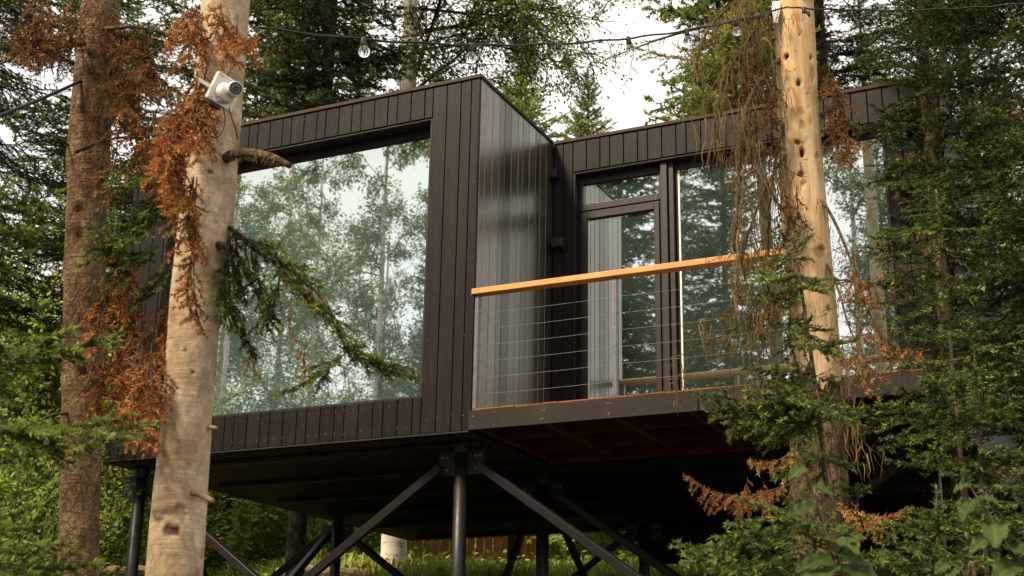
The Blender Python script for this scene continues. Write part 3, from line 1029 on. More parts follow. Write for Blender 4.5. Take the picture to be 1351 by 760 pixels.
def conifer_crown(f, rng, base, height, z0, wmax, kind, whorl=.30, per=5, lean=(0, 0), el0=.15, el1=.75, p_dead=.0, dead='rust', az=None, top_taper=1.0, tshift=0.0):
    z = z0
    while z < height - .05:
        u = (z - z0) / max(height - z0, .1)
        L0 = wmax * min(1, (u + .25) / .4) * (1 - u) ** top_taper + .12
        for k in range(int(rng.integers(per - 1, per + 2))):
            a = rng.uniform(0, 2 * PI) if az is None else rng.uniform(*az)
            L = L0 * rng.uniform(.62, 1.15)
            el = -el0 + (el0 + el1) * u ** 1.3 + rng.normal(0, .10)
            c = z / height
            O = np.array(base) + [lean[0] * c, lean[1] * c, z + rng.uniform(-.1, .1)]
            kd = dead if rng.uniform() < p_dead * (1 - u) else kind
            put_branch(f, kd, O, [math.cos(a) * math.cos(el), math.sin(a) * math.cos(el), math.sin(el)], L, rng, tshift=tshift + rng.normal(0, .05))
        z += whorl * rng.uniform(.75, 1.25) * (1 - .35 * u)

def leaves(rng, P, D, size, tint, fold=.25, wide=.62, droop=.3):
    """simple folded leaves: 2 triangles each side of the midrib tip to base"""
    N = len(P)
    D = unit(np.asarray(D) + rng.normal(0, .45, (N, 3)) + np.array([0, 0, -droop]))
    nrm = unit(rng.normal(0, .55, (N, 3)) + np.array([0, 0, 1.0]))
    sd = unit(np.cross(D, nrm)); up = np.cross(sd, D)
    l = size * rng.uniform(.6, 1.2, N)[:, None]
    b = np.asarray(P)
    tip = b + D * l
    m = b + D * l * .45
    A = m + sd * l * wide * .5 + up * l * fold * .3
    B = m - sd * l * wide * .5 + up * l * fold * .3
    V = np.stack([b, A, tip, B], 1).reshape(-1, 3)
    T = (np.array([[0, 1, 2], [0, 2, 3]])[None] + (np.arange(N) * 4)[:, None, None]).reshape(-1, 3)
    return V, T, np.repeat(np.clip(tint + rng.normal(0, .16, N), 0, 1), 4)

def twig_tree(rng, O, d, L, r, depth, out, spread=.7, up=.12, droop=0.0):
    """recursive limbs -> list of (p0, p1, r0, r1, depth)"""
    n = 4
    p = np.array(O, float); dd = np.array(d, float)
    for i in range(n):
        dd = dd + rng.normal(0, .11, 3) + np.array([0, 0, up - droop * (3 - depth)])
        dd /= np.linalg.norm(dd)
        q = p + dd * L / n
        out.append((p, q, r * (1 - i / n * .6), r * (1 - (i + 1) / n * .6), depth))
        if depth > 0:
            for _ in range(2 if depth > 1 else 3):
                sd = unit(np.cross(dd, rng.normal(0, 1, 3)))
                nd_ = dd * (1 - spread * .5) + sd * spread
                twig_tree(rng, p + (q - p) * rng.uniform(.2, 1), nd_ / np.linalg.norm(nd_), L * rng.uniform(.40, .62), r * .5, depth - 1, out, spread, up, droop)
        p = q

def strands(rng, P, length, w, tint):
    """hanging beard lichen: wavy tapering threads"""
    N = len(P); m = 5
    l = length * rng.uniform(.3, 1.15, N)
    dirx = unit(np.stack([rng.normal(0, 1, N), rng.normal(0, 1, N), np.zeros(N)], -1))
    V = np.zeros((N, m, 2, 3))
    cur = np.array(P, float)
    sway = rng.normal(0, .16, (N, 3)); sway[:, 2] = 0
    for i in range(m):
        ww = w * (1 - i / (m - .6)) * rng.uniform(.7, 1.3, N)
        V[:, i, 0] = cur - dirx * ww[:, None] * .5
        V[:, i, 1] = cur + dirx * ww[:, None] * .5
        stp = sway + rng.normal(0, .22, (N, 3)); stp[:, 2] = -1
        cur = cur + unit(stp) * (l / (m - 1))[:, None]
    q = []
    for i in range(m - 1):
        a = 2 * i
        q += [(a, a + 1, a + 3), (a, a + 3, a + 2)]
    T = (np.array(q)[None] + (np.arange(N) * 2 * m)[:, None, None]).reshape(-1, 3)
    return V.reshape(-1, 3), T, np.repeat(np.clip(tint + rng.normal(0, .18, N), 0, 1), 2 * m)

def along(pts, n, rng, t0=0.0, t1=1.0):
    pts = np.asarray(pts, float)
    L = np.concatenate([[0], np.cumsum(np.linalg.norm(np.diff(pts, axis=0), axis=1))])
    t = rng.uniform(t0, t1, n) * L[-1]
    return np.stack([np.interp(t, L, pts[:, j]) for j in range(3)], -1)

def smooth_pts(pts, n=16):
    """Catmull-Rom through pts"""
    P = [np.asarray(p, float) for p in pts]
    P = [2 * P[0] - P[1]] + P + [2 * P[-1] - P[-2]]
    out = []
    seg = len(P) - 3
    k = max(2, n // seg)
    for i in range(seg):
        a, b, c, d = P[i:i + 4]
        for t in np.linspace(0, 1, k, endpoint=False):
            out.append(.5 * ((2 * b) + (c - a) * t + (2 * a - 5 * b + 4 * c - d) * t * t + (3 * b - 3 * c + d - a) * t ** 3))
    out.append(P[-2])
    return np.array(out)

# ------------------------------------------------------------------ the three big trunks in front of the cabin
FWH = np.array([FW[0], FW[1], 0.0]); FWH /= np.linalg.norm(FWH)
RTH = np.array([FWH[1], -FWH[0], 0.0])
NEEDLE = {k: [M[k], M['twig']] for k in ('fir', 'spruce', 'rust', 'brown', 'sunny')}

def big_trunk(root_name, label, px_pts, d, mats, seed, rough, step=.02, up_to=11.0, marks_px=(), n=56, taper=.55, flecks=0):
    rng = np.random.default_rng(seed)
    P = [at(x, y, d) for x, y, w in px_pts]
    R = [width_at(w, p) / 2 for (x, y, w), p in zip(px_pts, P)]
    lo, hi = P[0], P[-1]
    sl = (P[1] - P[0]) / (P[1][2] - P[0][2])
    gz = float(ground_z(lo[0], lo[1]))
    foot = lo + sl * (gz - .25 - lo[2])
    root = empty(root_name, (foot[0], foot[1], gz), label, 'tree')
    sh = (P[-1] - P[0]) / (P[-1][2] - P[0][2])
    top = hi + sh * (up_to - hi[2])
    pts = [foot, foot + (lo - foot) * .35] + P + [top]
    rads = [R[0] * 1.35, R[0] * 1.08] + R + [R[-1] * taper]
    marks = []
    for mx, my, hh, hw, dep, st in marks_px:
        c = at(mx, my, d)
        cx = np.interp(c[2], [p[2] for p in P], [p[0] for p in P]); cy = np.interp(c[2], [p[2] for p in P], [p[1] for p in P])
        r = np.interp(c[2], [p[2] for p in P], R)
        off = float((c - np.array([cx, cy, c[2]])) @ RTH)
        s = max(-.98, min(.98, off / r))
        to = -FWH * math.sqrt(1 - s * s) + RTH * s
        marks.append((c[2], math.atan2(to[1], to[0]), width_at(hh, c), width_at(hw, c), dep, st))
    for _ in range(flecks):
        zc = rng.uniform(P[0][2], P[-1][2]); r_ = R[0] * .5 + R[-1] * .5
        a_ = math.atan2(-FWH[1], -FWH[0]) + rng.uniform(-1.7, 1.7)
        if rng.uniform() < .6:
            q = r_ * rng.uniform(.02, .05); marks.append((zc, a_, q, q * rng.uniform(.8, 2.0), -r_ * .025, rng.uniform(0, .25)))
        else:
            q = r_ * rng.uniform(.015, .04); marks.append((zc, a_, q * .6, q * rng.uniform(1, 5), r_ * .02, rng.uniform(.25, .7)))
    return root, pts, rads, marks, P, R, rng

def stub(parent, base, pts_px, radii, name, mat, n=10, rough=True, rng=None):
    pts = smooth_pts([at(*p) for p in pts_px], 14)
    rr = list(np.interp(np.linspace(0, 1, len(pts)), np.linspace(0, 1, len(radii)), radii) * NEAR)
    if rng is not None:
        rr = [r * (1 + rng.normal(0, .10)) for r in rr]
    return MB().tube([Vector(p - base) for p in pts], rr, n).build(name, mat, parent, smooth=True)

def rust_cluster(f, rng, specs, kind='rust'):
    for (x0, y0, d0), (x1, y1, d1) in specs:
        branch_to(f, kind, at(x0, y0, d0), at(x1, y1, d1), rng, wide=.85)

def jitter_cluster(f, kind, rng, n, start, end, js, je, jd, tshift=0.0, wide=1.0):
    for _ in range(n):
        a = (start[0] + rng.normal(0, js), start[1] + rng.normal(0, js), start[2] + rng.normal(0, jd * .5))
        b = (end[0] + rng.normal(0, je), end[1] + rng.normal(0, je), end[2] + rng.normal(0, jd))
        branch_to(f, kind, at(*a), at(*b), rng, tshift=tshift + rng.normal(0, .06), wide=wide)

# -- the pale fir trunk carrying the camera (it stands 4.9 m from the viewer; the distances below are scaled)
NEAR = .653
TB = 7.5
rootB, ptsB, radB, mk, PB, RB, rngB = big_trunk(
    'fir_tree', 'thick pale grey fir trunk with rust-coloured dead sprays, carrying the white camera', 
    [(229, 770, 75), (237, 650, 71), (248, 550, 65), (257, 400, 68), (271, 300, 71), (288, 130, 64), (298, 0, 62), (304, -60, 61)], TB, None, 21, .010, flecks=260,
    marks_px=[(229, 704, 7, 5, .008, .8), (239, 706, 6, 6, .008, .9), (236, 682, 4, 17, .006, .45), (246, 676, 5, 6, .006, .5), (252, 470, 3, 3, .006, .9), (262, 500, 2, 3, .005, .9), (244, 590, 2, 3, .005, .8), (258, 432, 2, 3, .005, .9), (215, 680, 7, 8, -.010, .3),
              (222, 605, 2, 3, .004, .8), (240, 520, 2, 2, .004, .8), (266, 350, 3, 3, .005, .7), (285, 240, 3, 4, .005, .7), (300, 100, 2, 3, .005, .8), (278, 90, 2, 2, .004, .8), (271, 180, 2, 3, .004, .6)])
baseB = np.array(rootB.location)
def bark_b():
    m = M['bark_grey'].copy(); m.name = 'grey_fir_bark_with_scars'
    nt = m.node_tree
    b = [n for n in nt.nodes if n.type == 'BSDF_PRINCIPLED'][0]
    src = b.inputs['Base Color'].links[0].from_socket
    a = nd(nt, 'ShaderNodeAttribute', attribute_name='tint')
    rings = noise(nt, coords(nt, (.8, .8, 14)), 2.6, 4, .6, .2)
    rr = nd(nt, 'ShaderNodeMapRange'); rr.inputs['From Min'].default_value = .60; rr.inputs['From Max'].default_value = .72; rr.inputs['To Max'].default_value = .45
    nt.links.new(rings, rr.inputs['Value'])
    c = mixc(nt, rr.outputs['Result'], src, (.12, .075, .04))
    resin = noise(nt, coords(nt, (1, 1, .8)), 17, 3, .5)
    r2 = nd(nt, 'ShaderNodeMapRange'); r2.inputs['From Min'].default_value = .68; r2.inputs['From Max'].default_value = .76; r2.inputs['To Max'].default_value = .7
    nt.links.new(resin, r2.inputs['Value'])
    c = mixc(nt, r2.outputs['Result'], c, (.36, .20, .07))
    nt.links.new(mixc(nt, a.outputs['Fac'], c, (.045, .024, .012)), b.inputs['Base Color'])
    return m
M['bark_scarred'] = bark_b()
tB = link('trunk', trunk_mesh('trunk', ptsB, radB, M['bark_scarred'], rngB, 110, .010, .012, baseB, mk), rootB)
# broken limbs
st_ = stub(rootB, baseB, [(292, 212, 7.45), (312, 203, 7.25), (340, 203, 7.10), (362, 209, 7.0), (383, 219, 6.95)], [.034, .030, .026, .022, .020], 'broken_limb', M['lichen_limb'], 12, True, rngB)
tmp = Fol()
pl_ = along([at(305, 205, 7.3), at(340, 202, 7.10), at(372, 214, 6.97)], 260, rngB) + rngB.normal(0, .009, (260, 3))
tmp.add(*strands(rngB, pl_, .024, .004, 1.0))
tmp.build('lichen', [M['lichen'], M['twig']], st_, baseB)['kind'] = 'stuff'
stub(rootB, baseB, [(252, 648, 7.42), (262, 652, 7.3), (280, 661, 7.15)], [.020, .017, .014], 'broken_limb', M['log'], 9, True, rngB)
stub(rootB, baseB, [(272, 563, 7.45), (286, 565, 7.38)], [.014, .010], 'broken_limb', M['log'], 8)
stub(rootB, baseB, [(280, 322, 7.45), (297, 325, 7.3)], [.026, .020], 'broken_limb', M['lichen_limb'], 8)
stub(rootB, baseB, [(310, 60, 7.5), (325, 63, 7.42), (342, 58, 7.35)], [.02, .018, .014], 'broken_limb', M['lichen_limb'], 8)
# dead rust-coloured sprays hanging on its left side
f = Fol(); r = np.random.default_rng(31)
jitter_cluster(f, 'rust', r, 9, (262, 105, 7.3), (222, 190, 7.0), 7, 14, .10, .10)
jitter_cluster(f, 'rust', r, 8, (235, 165, 7.1), (240, 265, 6.95), 10, 14, .10, .08)
jitter_cluster(f, 'rust', r, 6, (225, 150, 7.1), (212, 215, 6.95), 6, 8, .10, .06)
jitter_cluster(f, 'rust', r, 7, (250, 235, 7.1), (258, 330, 7.0), 9, 14, .08, .02)
jitter_cluster(f, 'rust', r, 4, (262, 330, 7.15), (268, 420, 7.1), 8, 12, .05, -.1)
f.build('dead_branch', NEEDLE['rust'], rootB, baseB)
f = Fol()
jitter_cluster(f, 'rust', r, 5, (290, 5, 7.3), (322, 45, 7.1), 10, 12, .15, .02)
jitter_cluster(f, 'rust', r, 4, (258, 0, 7.4), (248, 60, 7.2), 8, 10, .15, -.05)
f.build('dead_branch', NEEDLE['rust'], rootB, baseB)
f = Fol()
jitter_cluster(f, 'rust', r, 7, (196, 460, 7.3), (200, 590, 7.2), 8, 8, .08, .06)
jitter_cluster(f, 'rust', r, 4, (212, 470, 7.3), (212, 560, 7.2), 5, 5, .06, -.02)
f.build('dead_branch', NEEDLE['rust'], rootB, baseB)
# the green limb hanging in front of the big window
f = Fol()
limb = smooth_pts([at(286, 290, 7.5), at(330, 318, 7.3), at(380, 352, 7.15), (at(430, 400, 7.05)), at(455, 455, 7.0), at(500, 480, 6.95), at(552, 490, 6.9)], 30)
rr = np.linspace(.009, .002, len(limb))
V_, T_ = prisms(limb[:-1], limb[1:], rr[:-1], rr[1:], 5)
f.add(V_, T_, .3, 1)
for (a, b, k, n_) in (((300, 300, 7.45), (372, 330, 7.1), 'spruce', 2), ((330, 318, 7.3), (420, 372, 7.05), 'spruce', 3), ((375, 350, 7.15), (450, 425, 7.0), 'spruce', 3),
                     ((305, 305, 7.4), (330, 400, 7.3), 'spruce', 3), ((330, 330, 7.3), (368, 440, 7.2), 'spruce', 3), ((300, 330, 7.4), (300, 440, 7.4), 'spruce', 3), ((370, 360, 7.2), (345, 440, 7.25), 'spruce', 2),
                     ((448, 450, 7.0), (556, 492, 6.9), 'spruce', 3), ((470, 465, 7.0), (520, 500, 6.85), 'spruce', 2), ((450, 465, 7.0), (362, 522, 7.0), 'spruce', 2), ((430, 400, 7.05), (470, 470, 6.95), 'spruce', 1), ((300, 380, 7.4), (340, 470, 7.3), 'spruce', 2)):
    for _ in range(n_ + 1):
        j = lambda p, s_: (p[0] + r.normal(0, s_), p[1] + r.normal(0, s_), p[2] + r.normal(0, .04))
        branch_to(f, 'fir' if r.uniform() < .5 else k, at(*j(a, 3)), at(*j(b, 8)), r, wide=.8, tshift=r.normal(.10, .10))
f.build('hanging_branch', NEEDLE['fir'], rootB, baseB)
f = Fol()
rust_cluster(f, r, [((365, 345, 7.12), (412, 385, 7.02)), ((395, 365, 7.08), (425, 400, 7.0)), ((385, 390, 7.1), (392, 450, 7.05)), ((405, 445, 7.05), (409, 512, 7.02)), ((402, 450, 7.05), (414, 500, 7.0)), ((330, 440, 7.3), (345, 500, 7.25)), ((335, 455, 7.3), (322, 495, 7.25))], 'rust')
for a, b in (((470, 465, 7.0), (402, 520, 7.0)), ((430, 420, 7.05), (405, 465, 7.0))):
    branch_to(f, 'bare', at(*a), at(*b), r)
f.build('dead_branch', NEEDLE['brown'], rootB, baseB)
conifer_b = Fol()
conifer_crown(conifer_b, np.random.default_rng(5), baseB, 15.0, 10.6, .8, 'spruce', .5, 4, lean=(.3, -.1))
conifer_b.build('crown', NEEDLE['spruce'], rootB, baseB)
link('trunk_top', trunk_mesh('trunk_top', [ptsB[-1] - [0, 0, .02], ptsB[-1] + [0, 0, 4.6]], [radB[-1], .03], M['bark_grey'], rngB, 24, .1, .02, baseB), rootB)

# -- the brown trunk at the far left (6.1 m away)
NEAR = .65
TA = 9.4
rootA, ptsA, radA, mk, PA, RA, rngA = big_trunk(
    'spruce_tree', 'brown scaly spruce trunk with withered drooping branches, beside the left end of the cabin',
    [(103, 770, 54), (107, 600, 54), (109, 480, 54), (111, 330, 52), (119, 160, 53), (131, 30, 51), (137, -50, 50)], TA, None, 22, .045,
    marks_px=[(112, 285, 5, 6, .02, .9), (110, 320, 4, 5, .02, .8), (122, 495, 5, 9, .02, .8), (125, 430, 3, 9, .015, .7), (92, 660, 3, 3, .012, .9)])
baseA = np.array(rootA.location)
link('trunk', trunk_mesh('trunk', ptsA, radA, M['bark_brown'], rngA, 56, .022, .038, baseA, mk), rootA)
f = Fol(); r = np.random.default_rng(33)
for s_, e_, n_, js in (((140, 10, 9.2), (205, 70, 8.8), 2, 10), ((160, 40, 9.2), (190, 150, 8.9), 3, 10), ((170, 90, 9.1), (195, 200, 8.8), 4, 12), ((185, 30, 9.1), (235, 130, 8.8), 3, 12),
                      ((150, 180, 9.1), (140, 260, 9.0), 3, 10)):
    jitter_cluster(f, 'rust', r, n_, s_, e_, js * .6, js, .15, -.18)
f.build('dead_branch', NEEDLE['brown'], rootA, baseA)
f = Fol()
for s_, e_, n_, js in (((120, 5, 9.1), (60, 50, 8.9), 4, 12), ((115, 40, 9.1), (30, 30, 8.8), 4, 14), ((60, 10, 9.0), (20, 70, 8.8), 4, 14)):
    jitter_cluster(f, 'rust', r, n_, s_, e_, js * .6, js, .15, -.2)
f.build('dead_branch', NEEDLE['brown'], rootA, baseA)
f = Fol()
for s_, e_, n_, js in (((165, 330, 9.1), (160, 430, 9.0), 5, 9), ((180, 400, 9.0), (150, 520, 8.9), 8, 12), ((210, 420, 8.9), (185, 520, 8.8), 6, 12), ((170, 470, 8.9), (135, 560, 8.9), 6, 10), ((130, 470, 9.0), (125, 560, 9.0), 4, 6), ((228, 380, 8.8), (205, 480, 8.7), 6, 10), ((162, 290, 8.8), (164, 375, 8.8), 4, 5), ((200, 150, 8.9), (215, 260, 8.8), 3, 10), ((175, 520, 8.8), (172, 600, 8.8), 3, 8), ((140, 380, 9.0), (132, 470, 8.9), 3, 6)):
    jitter_cluster(f, 'rust', r, n_, s_, e_, js * .6, js, .12, -.12)
f.build('dead_branch', NEEDLE['rust'], rootA, baseA)
f = Fol()
for s_, e_, n_, js in (((215, 255, 8.9), (130, 320, 8.6), 4, 10), ((205, 225, 8.9), (158, 245, 8.6), 4, 8), ((200, 290, 8.9), (112, 330, 8.6), 4, 8), ((210, 330, 8.9), (150, 350, 8.7), 3, 8), ((225, 225, 8.9), (205, 285, 8.8), 3, 8), ((190, 330, 8.8), (130, 385, 8.7), 3, 9), ((195, 190, 9.0), (150, 235, 8.8), 3, 8), ((225, 345, 8.8), (165, 400, 8.7), 3, 8), ((150, 20, 9.0), (190, 10, 8.9), 3, 10)):
    jitter_cluster(f, 'fir', r, n_, s_, e_, js * .5, js, .12, .05)
f.build('green_branch', NEEDLE['fir'], rootA, baseA)
for pts, rad in (([(100, 200, 9.2), (125, 190, 9.05), (155, 182, 8.95), (198, 181, 8.85)], [.016, .013, .010, .007]), ([(135, 38, 9.2), (180, 36, 9.0), (230, 46, 8.8)], [.016, .012, .008]),
                 ([(96, 196, 9.4), (78, 183, 9.3), (62, 176, 9.2)], [.012, .009, .005]), ([(112, 58, 9.25), (80, 62, 9.1), (40, 70, 8.9)], [.016, .012, .006]), ([(195, 300, 8.9), (165, 310, 8.8), (140, 330, 8.7)], [.009, .007, .004]),
                 ([(215, 400, 8.8), (190, 440, 8.8), (170, 500, 8.8)], [.008, .007, .004]), ([(185, 80, 9.0), (215, 60, 8.9), (245, 20, 8.8)], [.010, .008, .006]), ([(88, 545, 9.3), (68, 548, 9.2), (50, 556, 9.1)], [.014, .010, .006])):
    stub(rootA, baseA, pts, rad, 'bare_limb', M['lichen_limb'], 8, True, rngA)
cr = Fol()
conifer_crown(cr, np.random.default_rng(6), baseA, 16, 10.4, .9, 'spruce', .5, 4, lean=(.6, -.1))
cr.build('crown', NEEDLE['spruce'], rootA, baseA)
link('trunk_top', trunk_mesh('trunk_top', [ptsA[-1] - [0, 0, .02], ptsA[-1] + [0, 0, 5.5]], [radA[-1], .03], M['bark_brown'], rngA, 24, .1, .03, baseA), rootA)

# -- the stripped trunk before the deck
NEAR = 1.0
TC = 7.3
rootC, ptsC, radC, mk, PC, RC, rngC = big_trunk(
    'stripped_tree', 'bare peeled trunk with woodpecker holes and a mossy bark foot, standing before the deck',
    [(1086, 790, 76), (1081, 640, 74), (1077, 505, 72), (1076, 470, 66), (1062, 300, 62), (1054, 170, 54), (1048, 20, 51), (1045, -60, 49)], TC, None, 23, .012, up_to=6.5, taper=.8, flecks=120,
    marks_px=[(1050, 58, 2.9, 2.9, .012, .8), (1041, 43, 1.4, 1.4, .006, .7), (1032, 85, 4.3, 4.3, .02, 1.0), (1066, 84, 5.8, 2.9, .02, .95), (1068, 108, 15.8, 4.3, .014, .22), (1048, 121, 5.0, 2.9, .02, .95), (1044, 160, 6.5, 5.0, .004, .45), (1053, 175, 5.0, 3.6, .004, .4),
              (1045, 199, 3.6, 3.6, .02, .9), (1052, 214, 6.5, 3.6, .026, 1.0), (1050, 241, 5.0, 4.3, .024, .95), (1053, 254, 5.8, 3.6, .012, .25), (1074, 214, 4.3, 2.9, .004, .45), (1075, 341, 5.8, 7.2, .005, .55), (1079, 336, 2.9, 3.6, .008, .7), (1057, 355, 6.5, 3.6, .004, .5), (1088, 414, 2.9, 2.2, .01, .8),
              (1043, 105, 1.4, 1.4, .006, .8), (1060, 135, 1.4, 1.4, .006, .8), (1036, 130, 1.4, 2.2, .006, .7), (1062, 152, 1.4, 2.2, .006, .7), (1063, 390, 4.3, 2.9, .004, .4), (1070, 290, 1.4, 1.4, .006, .8), (1042, 290, 1.4, 1.4, .006, .7), (1078, 121, 2.2, 1.4, .008, .7), (1034, 115, 3.6, 2.2, .006, .6)])
baseC = np.array(rootC.location)
iz = 4                                                              # the peel ends at the fourth point of the pixel list
zs = PC[2][2]
lo_pts = [p for p in ptsC if p[2] < zs + .01]
hi_pts = [ptsC[[i for i, p in enumerate(ptsC) if p[2] >= zs - .01][0]] - [0, 0, .25]] + [p for p in ptsC if p[2] >= zs - .01]
lo_r = radC[:len(lo_pts)]
hi_r = [radC[len(lo_pts) - 1] * .9] + [x * (.93 if i == 0 else 1) for i, x in enumerate(radC[len(lo_pts) - 1:])]
link('trunk', trunk_mesh('trunk', hi_pts, hi_r, M['stripped'], rngC, 84, .010, .005, baseC, mk), rootC)
bk = link('bark_foot', trunk_mesh('bark_foot', lo_pts, lo_r, M['bark_moss'], rngC, 56, .02, .045, baseC, ragged=.07), rootC)
# moss and lichen on the bark foot
f = Fol(); r = np.random.default_rng(41)
n_ = 2600
zz = r.uniform(0, 1, n_); a_ = r.uniform(0, 2 * PI, n_)
cl = (np.sin(a_ * 3 + zz * 9) + np.sin(a_ * 5 - zz * 17) * .7 + r.normal(0, .6, n_)) > .5
zz, a_ = zz[cl], a_[cl]
zlo, zhi = PC[0][2], zs
P_ = np.stack([np.interp(zlo + zz * (zhi - zlo), [p[2] for p in ptsC], [p[0] for p in ptsC]), np.interp(zlo + zz * (zhi - zlo), [p[2] for p in ptsC], [p[1] for p in ptsC]), zlo + zz * (zhi - zlo)], -1)
rr_ = np.interp(P_[:, 2], [p[2] for p in ptsC], radC) * 1.03
P_[:, 0] += np.cos(a_) * rr_; P_[:, 1] += np.sin(a_) * rr_
f.add(*strands(r, P_, .07, .007, .55))
f.build('moss', [M['lichen'], M['twig']], bk, baseC)['kind'] = 'stuff'
# remnant of bark high on its left edge
rem = np.array([at(1031, y_, TC) for y_ in (22, 45, 62, 78)])
mbr = MB()
mbr.tube([Vector(p - baseC) + Vector(RTH * o_) for p, o_ in zip(rem, (.006, .0, -.004, .006))], [.018, .026, .022, .006], 9)
mbr.build('bark_remnant', M['bark_dark'] if False else M['log'], rootC, smooth=True)

def dead_limb(pts_px, r0, r1, nbare, nlich, seed, llen=.22, name='dead_branch', lt=.45, wid=.006):
    """bare limb with thin side twigs and hanging beard lichen"""
    r = np.random.default_rng(seed)
    pts = smooth_pts([at(*p) for p in pts_px], 26)
    rr = np.linspace(r0, r1, len(pts))
    f = Fol()
    V, T = prisms(pts[:-1], pts[1:], rr[:-1], rr[1:], 7)
    f.add(V, T, .3, 1)
    tipn = []
    for _ in range(nbare):
        i = int(r.integers(2, len(pts) - 1))
        d = unit(np.cross(pts[i] - pts[i - 1], r.normal(0, 1, 3))) + unit(pts[i] - pts[i - 1]) * .5 + [0, 0, -.5]
        L = r.uniform(.12, .42)
        put_branch(f, 'bare', pts[i], d, L, r)
        tipn.append(pts[i] + unit(d) * L * .6)
    o = f.build(name, NEEDLE['brown'], rootC, baseC)
    g = Fol()
    if nlich:
        P = along(pts, nlich, r, .1) + r.normal(0, .018, (nlich, 3))
        cl = (np.sin(np.arange(nlich)) > -2)
        if len(tipn):
            Q = np.array(tipn)[r.integers(0, len(tipn), nlich)] + r.normal(0, .035, (nlich, 3))
            P = np.concatenate([P, Q])
        g.add(*strands(r, P, llen, wid, lt))
        g.build('lichen', [M['lichen'], M['twig']], o, baseC)['kind'] = 'stuff'
    return o
dead_limb([(1040, 70, 7.3), (1012, 95, 7.15), (985, 140, 7.0), (976, 200, 6.95), (973, 270, 6.92), (968, 330, 6.9)], .018, .006, 16, 156, 51, .30)
dead_limb([(1035, 20, 7.3), (985, 25, 7.1), (930, 35, 6.95), (870, 52, 6.85), (800, 78, 6.75)], .016, .003, 10, 40, 52, .14)
dead_limb([(1036, 10, 7.3), (1000, -10, 7.1), (950, 20, 6.9), (925, 60, 6.85), (915, 110, 6.85)], .012, .004, 12, 78, 53, .26)
dead_limb([(1036, 0, 7.3), (1005, 30, 7.15), (975, 70, 7.05), (950, 120, 7.0), (945, 190, 6.95)], .012, .004, 14, 102, 54, .30)
dead_limb([(1050, 190, 7.3), (1020, 230, 7.1), (990, 300, 7.0), (975, 360, 6.95), (960, 420, 6.95)], .010, .003, 18, 156, 55, .22)
dead_limb([(1045, 130, 7.3), (1025, 200, 7.15), (1015, 280, 7.1), (1012, 360, 7.1), (1000, 440, 7.05)], .010, .003, 18, 133, 56, .24, lt=.35)
dead_limb([(1055, 330, 7.3), (1020, 360, 7.1), (985, 420, 6.95), (930, 455, 6.85), (880, 475, 6.8)], .009, .002, 12, 22, 57, .12)
dead_limb([(1062, 380, 7.3), (1030, 400, 7.1), (1005, 460, 7.0), (990, 530, 6.95)], .009, .002, 12, 74, 58, .2, lt=.35)
dead_limb([(1075, 250, 7.3), (1100, 290, 7.15), (1125, 350, 7.05), (1150, 420, 7.0), (1180, 470, 6.95)], .011, .003, 12, 29, 59, .14)
dead_limb([(1080, 330, 7.3), (1105, 380, 7.1), (1120, 430, 7.0), (1150, 500, 6.95)], .009, .003, 10, 42, 60, .12)
dead_limb([(1080, 420, 7.3), (1110, 470, 7.1), (1125, 520, 7.0), (1130, 600, 6.95)], .009, .003, 10, 44, 61, .18)
f = Fol(); r = np.random.default_rng(43)
for s_, e_, n_, k_ in (((1120, 350, 7.0), (1165, 395, 6.9), 3, 'rust'), ((1150, 420, 7.0), (1225, 460, 6.9), 2, 'rust'), ((1130, 450, 7.0), (1165, 510, 6.9), 4, 'rust'), ((1100, 450, 7.0), (1120, 480, 6.9), 2, 'rust'), ((1125, 380, 7.0), (1180, 372, 6.9), 2, 'rust')):
    jitter_cluster(f, k_, r, n_, s_, e_, 6, 8, .08, -.02)
f.build('dead_branch', NEEDLE['brown'], rootC, baseC)
f = Fol()
for s_, e_, n_, k_ in (((1020, 110, 7.1), (995, 170, 7.0), 3, 'rust'), ((1010, 150, 7.1), (1000, 230, 7.0), 3, 'rust'), ((985, 60, 7.1), (975, 130, 7.0), 3, 'rust'), ((1030, 330, 7.1), (1010, 420, 7.0), 4, 'rust'), ((1040, 250, 7.1), (1020, 330, 7.05), 3, 'rust'), ((1100, 130, 7.3), (1120, 200, 7.1), 4, 'rust'), ((1090, 80, 7.3), (1115, 130, 7.1), 3, 'rust')):
    jitter_cluster(f, k_, r, n_, s_, e_, 8, 10, .10, -.25)
f.build('dead_branch', NEEDLE['brown'], rootC, baseC)
f = Fol()
jitter_cluster(f, 'rust', r, 2, (1042, 640, 6.2), (905, 626, 5.8), 2, 3, .03, .12, .45)
jitter_cluster(f, 'rust', r, 2, (985, 632, 6.0), (972, 678, 5.95), 3, 4, .03, .08, .7)
jitter_cluster(f, 'rust', r, 2, (1008, 640, 6.0), (1018, 685, 5.95), 3, 4, .03, .05, .7)
jitter_cluster(f, 'rust', r, 2, (1058, 590, 6.3), (990, 612, 6.0), 3, 4, .03, .12, .6)
jitter_cluster(f, 'rust', r, 2, (1100, 662, 6.6), (1205, 672, 6.3), 2, 3, .04, .16, .4)
jitter_cluster(f, 'rust', r, 2, (1125, 662, 6.6), (1142, 700, 6.5), 3, 4, .04, .05, .7)
f.build('dead_branch', NEEDLE['brown'], rootC, baseC)

